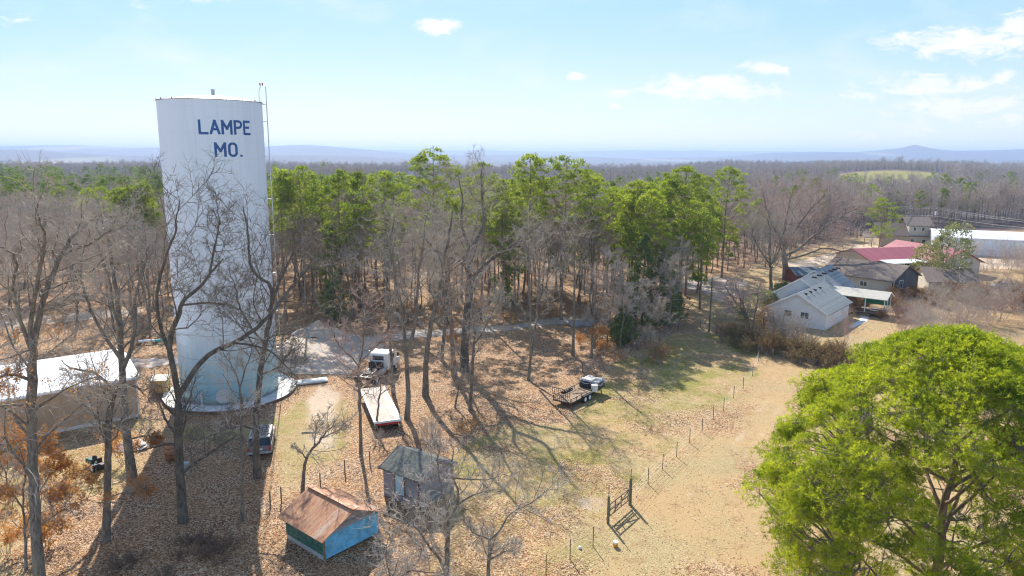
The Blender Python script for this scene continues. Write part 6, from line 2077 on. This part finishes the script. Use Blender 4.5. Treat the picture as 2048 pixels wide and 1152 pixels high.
pr_ = [bush_kind('oak_sprout', 80 + i, 2.6, 1.1, lb, 'shrub', gp, M['twig'], M['twig'], M['dryleaf'], leaf=700, stems=7, m=(5, 4, 0), lean=.45) for i in range(2)]
scatter(pr_, [tuple(G(*p))[:2] for p in ((20, 1010), (95, 1090), (10, 1110), (130, 1010), (250, 930), (275, 985), (60, 960), (160, 960), (40, 905), (1165, 690), (1195, 705), (930, 700), (905, 690))], lb, gp, .55, 1.15)
lb = 'small brushy undergrowth shrub on the forest floor'; gp = 'undergrowth at the forest edge'
pr_ = [bush_kind('undergrowth_shrub', 90 + i, 2.2, 1.2, lb, 'shrub', gp, M['twig'], (M['twig'], M['drygrass'])[i % 2], M['dryleaf'], leaf=(0, 120)[i % 2], stems=12, m=(5, 5, 2), lean=.7) for i in range(3)]
scatter(pr_, [tuple(G(rg.uniform(560, 1350), rg.uniform(600, 655)))[:2] for _ in range(60)] + [tuple(G(rg.uniform(-100, 340), rg.uniform(640, 690)))[:2] for _ in range(24)]
        + [tuple(G(rg.uniform(1190, 1330), rg.uniform(670, 730)))[:2] for _ in range(14)] + [tuple(G(rg.uniform(740, 940), rg.uniform(860, 900)))[:2] for _ in range(5)], lb, gp, .5, 1.2)

# ------------------------------------------------------------------ the forest: single trees in front, a mass behind
variants = []
spec = [(201, 17.0, .15, .42, 13, .30, False), (202, 15.5, .13, .35, 14, .32, True), (203, 18.5, .16, .45, 13, .28, False), (204, 15.0, .14, .40, 12, .30, False),
        (205, 17.0, .15, .30, 15, .36, True), (206, 12.5, .10, .35, 12, .28, False), (207, 16.0, .12, .50, 12, .26, False)]
for i, (sd_, H, r, cl, m1, sp, fk) in enumerate(spec):
    a, b_, _ = bare_tree_data(sd_, H, r, cl, m1, sp, m3=9, m4=5, forked=fk, twig_r=0.024)
    e = obj_tree('forest_tree', a, b_, None, (0, 0, -80), 0, 'grey-brown leafless oak standing in the forest belt', 'tree', 'leafless forest trees',
                 M['bark_dark' if i % 2 else 'bark'], (M['twig_far'], M['twig'], M['twig_far'], M['twig_pale'], M['twig_far'], M['twig_red'], M['twig'])[i])
    variants.append(e)
for k_, (bx, by, sc_) in enumerate(((1262, 702, .62), (1300, 688, .7), (1338, 672, .66), (1238, 712, .5), (1214, 690, .75), (1352, 650, .8), (1320, 705, .45))):
    q_ = G(bx, by)
    clone(variants[(k_ * 2 + 3) % 7], (q_.x, q_.y, 0), k_ * 1.1, (sc_,) * 3, 'slim bare tree standing in front of the dark cedars', 'bare trees before the cedars')
pv = []
for i in range(4):
    a, b_, c = pine_data(300 + i, (19, 17, 20, 15)[i], .18, (.52, .38, .55, .28)[i], (2.9, 2.5, 3.2, 2.5)[i], 66, 12, .38, 9, blade_w=.05)
    pv.append(obj_tree('forest_pine', a, b_, c, (0, 0, -80), 0, 'green-topped pine mixed into the forest belt', 'pine tree', 'pines mixed into the forest', M['bark_pine'], M['twig'], M['pine'], 'needles'))

FOREST = [W2([(548, 652), (600, 640), (700, 632), (860, 655), (1000, 640), (1100, 632), (1200, 640), (1340, 650), (1352, 560), (1440, 548), (1530, 535), (1590, 520)]) + [(93, 215), (148, 330), (-60, 330), (-38, 180)],
          W2([(-500, 655), (-100, 640), (0, 622), (120, 610), (250, 600), (345, 650), (560, 650)]) + [(-38, 330), (-260, 330)],
          W2([(-200, 705), (0, 690), (120, 668), (320, 676), (345, 640), (240, 650), (120, 655), (0, 668), (-200, 690)]),
          ]


def dart(polys, n, dmin, seed, x0=-260, x1=260, y0=85, y1=330, ybias=1.0):
    rng = np.random.default_rng(seed)
    pts = []
    cell = {}
    X = rng.uniform(x0, x1, n * 40); Y = y0 + (y1 - y0) * rng.random(n * 40) ** ybias
    ok = np.zeros(len(X), bool)
    for p in polys: ok |= inpoly(X, Y, p)
    ok &= np.abs(X / Y) < 0.80
    for x, y in zip(X[ok], Y[ok]):
        k_ = (int(x // dmin), int(y // dmin))
        if any((x - u) ** 2 + (y - v_) ** 2 < dmin * dmin for i in (-1, 0, 1) for j in (-1, 0, 1) for (u, v_) in cell.get((k_[0] + i, k_[1] + j), ())): continue
        cell.setdefault(k_, []).append((x, y)); pts.append((x, y))
        if len(pts) >= n: break
    return pts


spots = dart(FOREST, 2200, 4.1, 3)
spots = [p for p in spots if not (pdist(np.array([p[0]]), np.array([p[1]]), DRIVE[0])[0] < 3.2) and (p[0] - TX) ** 2 + (p[1] - TY) ** 2 > 100]
spots.sort(key=lambda p: p[1] + abs(p[0]) * .15)
rr_ = random.Random(9)
n_b, n_p = 0, 0
stuff_b, stuff_p = [], []
for (x, y) in spots:
    left = x < -35
    ax_ = x / y
    pine = rr_.random() < (0.32 if (-0.33 < ax_ < -0.15 or 0.10 < ax_ < 0.28) else 0.08 if not left else 0.06) + (0.42 if (y > 190 and left) else 0.0)
    s_ = rr_.uniform(.78, 1.12) * (1 - 0.22 * min(1, max(0, (y - 112) / 60)))
    if pine:
        if n_p < 80:
            pr0 = pv[n_p % 4]; n_p += 1
            if n_p <= 4: pr0.location = (x, y, 0); pr0.rotation_euler = (0, 0, rr_.random() * 6); pr0.scale = (s_,) * 3
            else: clone(pr0, (x, y, 0), rr_.random() * 6.28, (s_, s_, s_))
        else: stuff_p.append((x, y, 0, s_))
    else:
        if n_b < 255:
            pr0 = variants[n_b % 7]; n_b += 1
            if n_b <= 7: pr0.location = (x, y, 0); pr0.rotation_euler = (0, 0, rr_.random() * 6); pr0.scale = (s_,) * 3
            else: clone(pr0, (x, y, 0), rr_.random() * 6.28, (s_, s_, s_ * rr_.uniform(.92, 1.08)))
        else: stuff_b.append((x, y, 0, s_))

# a fuller wall of pines along the centre of the belt
for k_ in range(44):
    y = rr_.uniform(112, 150)
    x = y * (rr_.uniform(-0.31, -0.16) if k_ % 5 < 2 else rr_.uniform(-0.12, 0.29))
    s_ = rr_.uniform(.95, 1.14) * (1 - .10 * (y - 112) / 38)
    clone(pv[k_ % 4], (x, y, 0), rr_.random() * 6.28, (s_ * 1.12, s_ * 1.12, s_))

# far woods down to the valley
rngf = np.random.default_rng(15)
N_ = 15000
X = rngf.uniform(-1100, 1100, N_ * 3); Y = 250 + 1250 * rngf.random(N_ * 3) ** 1.35
ok = np.abs(X / Y) < 0.80
az = X / Y
# keep the houses' land, the mown field on the knoll and a few clearings open
ok &= ~((Y < 330) & (inpoly(X, Y, FOREST[0]) | inpoly(X, Y, FOREST[1])))
ok &= ~((az > 0.30) & (Y < 255))
ok &= ~((np.abs(az - 0.525) < 0.075) & (Y > 560) & (Y < 745))
ok &= vnoise(X, Y, 90, 61) > 0.26
X, Y = X[ok][:N_], Y[ok][:N_]
Z = terrain(X, Y)
isp = rngf.random(len(X)) < np.where(X / Y < -0.42, 0.5, 0.09) * (Y < 620)
HV = 0.72 + 0.55 * vnoise(X, Y, 70, 63)
for x, y, z, p_, h_ in zip(X, Y, Z, isp, HV):
    (stuff_p if p_ else stuff_b).append((x, y, z - 1.5, rngf.uniform(.5, .85) * h_))
# belt of trees behind the houses on the right
for _ in range(330):
    px_, py_ = rr_.uniform(1480, 2150), rr_.uniform(430, 478)
    if 1755 < px_ and py_ > 452: continue
    p = G(px_, py_)
    stuff_b.append((p.x, p.y, 0, rr_.uniform(.6, .95)))


def far_data(seed, pine=False):
    """lighter trees for the far woods: fewer, broader twigs"""
    rng = np.random.default_rng(seed)
    if pine:
        a, b_, c = pine_data(seed, 18, .2, .5, 3.4, 34, 7, .6, 6, blade_w=.13, pad_r=.9)
        return a, b_, c
    H = rng.uniform(14, 18); K = 6; z = np.linspace(0, H, K)
    P = np.zeros((1, K, 3)); P[0, :, 2] = z; P[0, :, :2] = np.cumsum(rng.normal(0, .2, (K, 2)), 0)
    Rr = (.22 * (1 - z / H * .9))[None]
    L1, R1 = spawn(P, Rr, 14, .3, .97, .34, 1.0, 5, .1, .15, .6, .3, rng, .55)
    L2, R2 = spawn(L1, R1, 7, .2, 1, .5, .75, 3, .08, .25, .6, .4, rng, .4, rmin=.03)
    L3, R3 = spawn(L2, R2, 6, .2, 1, .6, .7, 2, .06, .3, .7, .5, rng, .4, rmin=.025)
    return [(P, Rr, 4), (L1, R1, 3)], [(L2, R2, 3), (L3, R3, 3)], None


def one_mesh(seed, pine, detail):
    if detail and not pine:
        a, b_, _ = bare_tree_data(seed, 16.5, .17, .4, 12, .31, m3=8, m4=4, twig_r=.03); c = None
    elif detail:
        a, b_, c = pine_data(seed, 19, .2, .52, 3.2, 50, 10, .42, 8, blade_w=.075)
    else:
        a, b_, c = far_data(seed, pine)
    V1, Q1_ = tube_geo(a); V2, Q2_ = tube_geo(b_)
    V = [V1, V2]; Q = [Q1_, Q2_ + len(V1)]; mi = [np.zeros(len(Q1_)), np.ones(len(Q2_))]
    if c is not None: V.append(c[0]); Q.append(c[1] + len(V1) + len(V2)); mi.append(np.full(len(c[1]), 2))
    V, Q, mi = np.concatenate(V), np.concatenate(Q), np.concatenate(mi)
    o = mesh_np('tree_source', V, [Q], [M['bark'], M['twig_far'], M['pine']], mi=mi)
    C.objects.unlink(o)
    return o


def instancer(name, pts, sources, label, cat, seed):
    """one object: a point at each far tree, one of the source trees standing on it"""
    pts = np.array(pts)
    rng = np.random.default_rng(seed)
    ng = bpy.data.node_groups.new(name, 'GeometryNodeTree')
    ng.interface.new_socket('Geometry', in_out='INPUT', socket_type='NodeSocketGeometry')
    ng.interface.new_socket('Geometry', in_out='OUTPUT', socket_type='NodeSocketGeometry')
    gi = ng.nodes.new('NodeGroupInput'); go = ng.nodes.new('NodeGroupOutput')
    geo = ng.nodes.new('GeometryNodeGeometryToInstance')
    for s_ in sources:
        oi = ng.nodes.new('GeometryNodeObjectInfo'); oi.inputs['Object'].default_value = s_
        oi.inputs['As Instance'].default_value = False
        ng.links.new(oi.outputs['Geometry'], geo.inputs[0])
    sources_ = sources
    iop = ng.nodes.new('GeometryNodeInstanceOnPoints')
    iop.inputs['Pick Instance'].default_value = True
    na = ng.nodes.new('GeometryNodeInputNamedAttribute'); na.data_type = 'INT'; na.inputs[0].default_value = 'kind_i'
    ns = ng.nodes.new('GeometryNodeInputNamedAttribute'); ns.data_type = 'FLOAT'; ns.inputs[0].default_value = 'size'
    nr_ = ng.nodes.new('GeometryNodeInputNamedAttribute'); nr_.data_type = 'FLOAT'; nr_.inputs[0].default_value = 'turn'
    cx = ng.nodes.new('ShaderNodeCombineXYZ')
    ng.links.new(nr_.outputs[0], cx.inputs[2])
    ng.links.new(gi.outputs[0], iop.inputs['Points'])
    ng.links.new(geo.outputs[0], iop.inputs['Instance'])
    ng.links.new(na.outputs[0], iop.inputs['Instance Index'])
    ng.links.new(ns.outputs[0], iop.inputs['Scale'])
    ng.links.new(cx.outputs[0], iop.inputs['Rotation'])
    ng.links.new(iop.outputs[0], go.inputs[0])
    me = bpy.data.meshes.new(name)
    me.vertices.add(len(pts)); me.vertices.foreach_set('co', pts[:, :3].astype(np.float32).ravel())
    for k_, typ, arr in (('size', 'FLOAT', pts[:, 3]), ('turn', 'FLOAT', rng.random(len(pts)) * 6.28)):
        at = me.attributes.new(k_, typ, 'POINT'); at.data.foreach_set('value', arr.astype(np.float32))
    at = me.attributes.new('kind_i', 'INT', 'POINT'); at.data.foreach_set('value', rng.integers(0, len(sources), len(pts)).astype(np.int32))
    o = bpy.data.objects.new(name, me); C.objects.link(o)
    md = o.modifiers.new('trees', 'NODES'); md.node_group = ng
    return tag(o, label, cat, kind='stuff')


near_b = [p for p in stuff_b if p[1] < 300]; far_b = [p for p in stuff_b if p[1] >= 300]
near_p = [p for p in stuff_p if p[1] < 300]; far_p = [p for p in stuff_p if p[1] >= 300]
print('forest', n_b, n_p, len(near_b), len(far_b), len(near_p), len(far_p))
instancer('inner_woods', near_b, [one_mesh(400 + i, False, True) for i in range(4)], 'dense leafless woods behind the first rows of trees', 'woods', 1)
instancer('inner_pinewoods', near_p, [one_mesh(500 + i, True, True) for i in range(3)], 'pine crowns scattered through the inner woods', 'woods', 2)
instancer('distant_woods', far_b, [one_mesh(600 + i, False, False) for i in range(4)], 'purple-grey leafless woods stretching to the valley', 'woods', 3)
instancer('distant_pinewoods', far_p, [one_mesh(700 + i, True, False) for i in range(3)], 'dark green pine crowns in the far left woods', 'woods', 4)
for o in list(SC.objects):
    if 'used' in o: del o['used']

# ------------------------------------------------------------------ haze
hb = MB().box((0, 6900, 0), (26500, 14400, 200)).build('haze', None)
hm = bpy.data.materials.new('haze'); hm.use_nodes = True
hm.node_tree.nodes.clear()
ht = NT(hm.node_tree)
pvn = ht.add('ShaderNodeVolumePrincipled'); out = ht.add('ShaderNodeOutputMaterial')
pvn.inputs['Color'].default_value = (0.47, 0.61, 0.86, 1)
pvn.inputs['Density'].default_value = 0.00017
pvn.inputs['Anisotropy'].default_value = 0.2
ht.l.new(pvn.outputs[0], out.inputs['Volume'])
hb.data.materials.append(hm)
hb['kind'] = 'stuff'; hb['label'] = 'pale blue air between the camera and the far ridges'
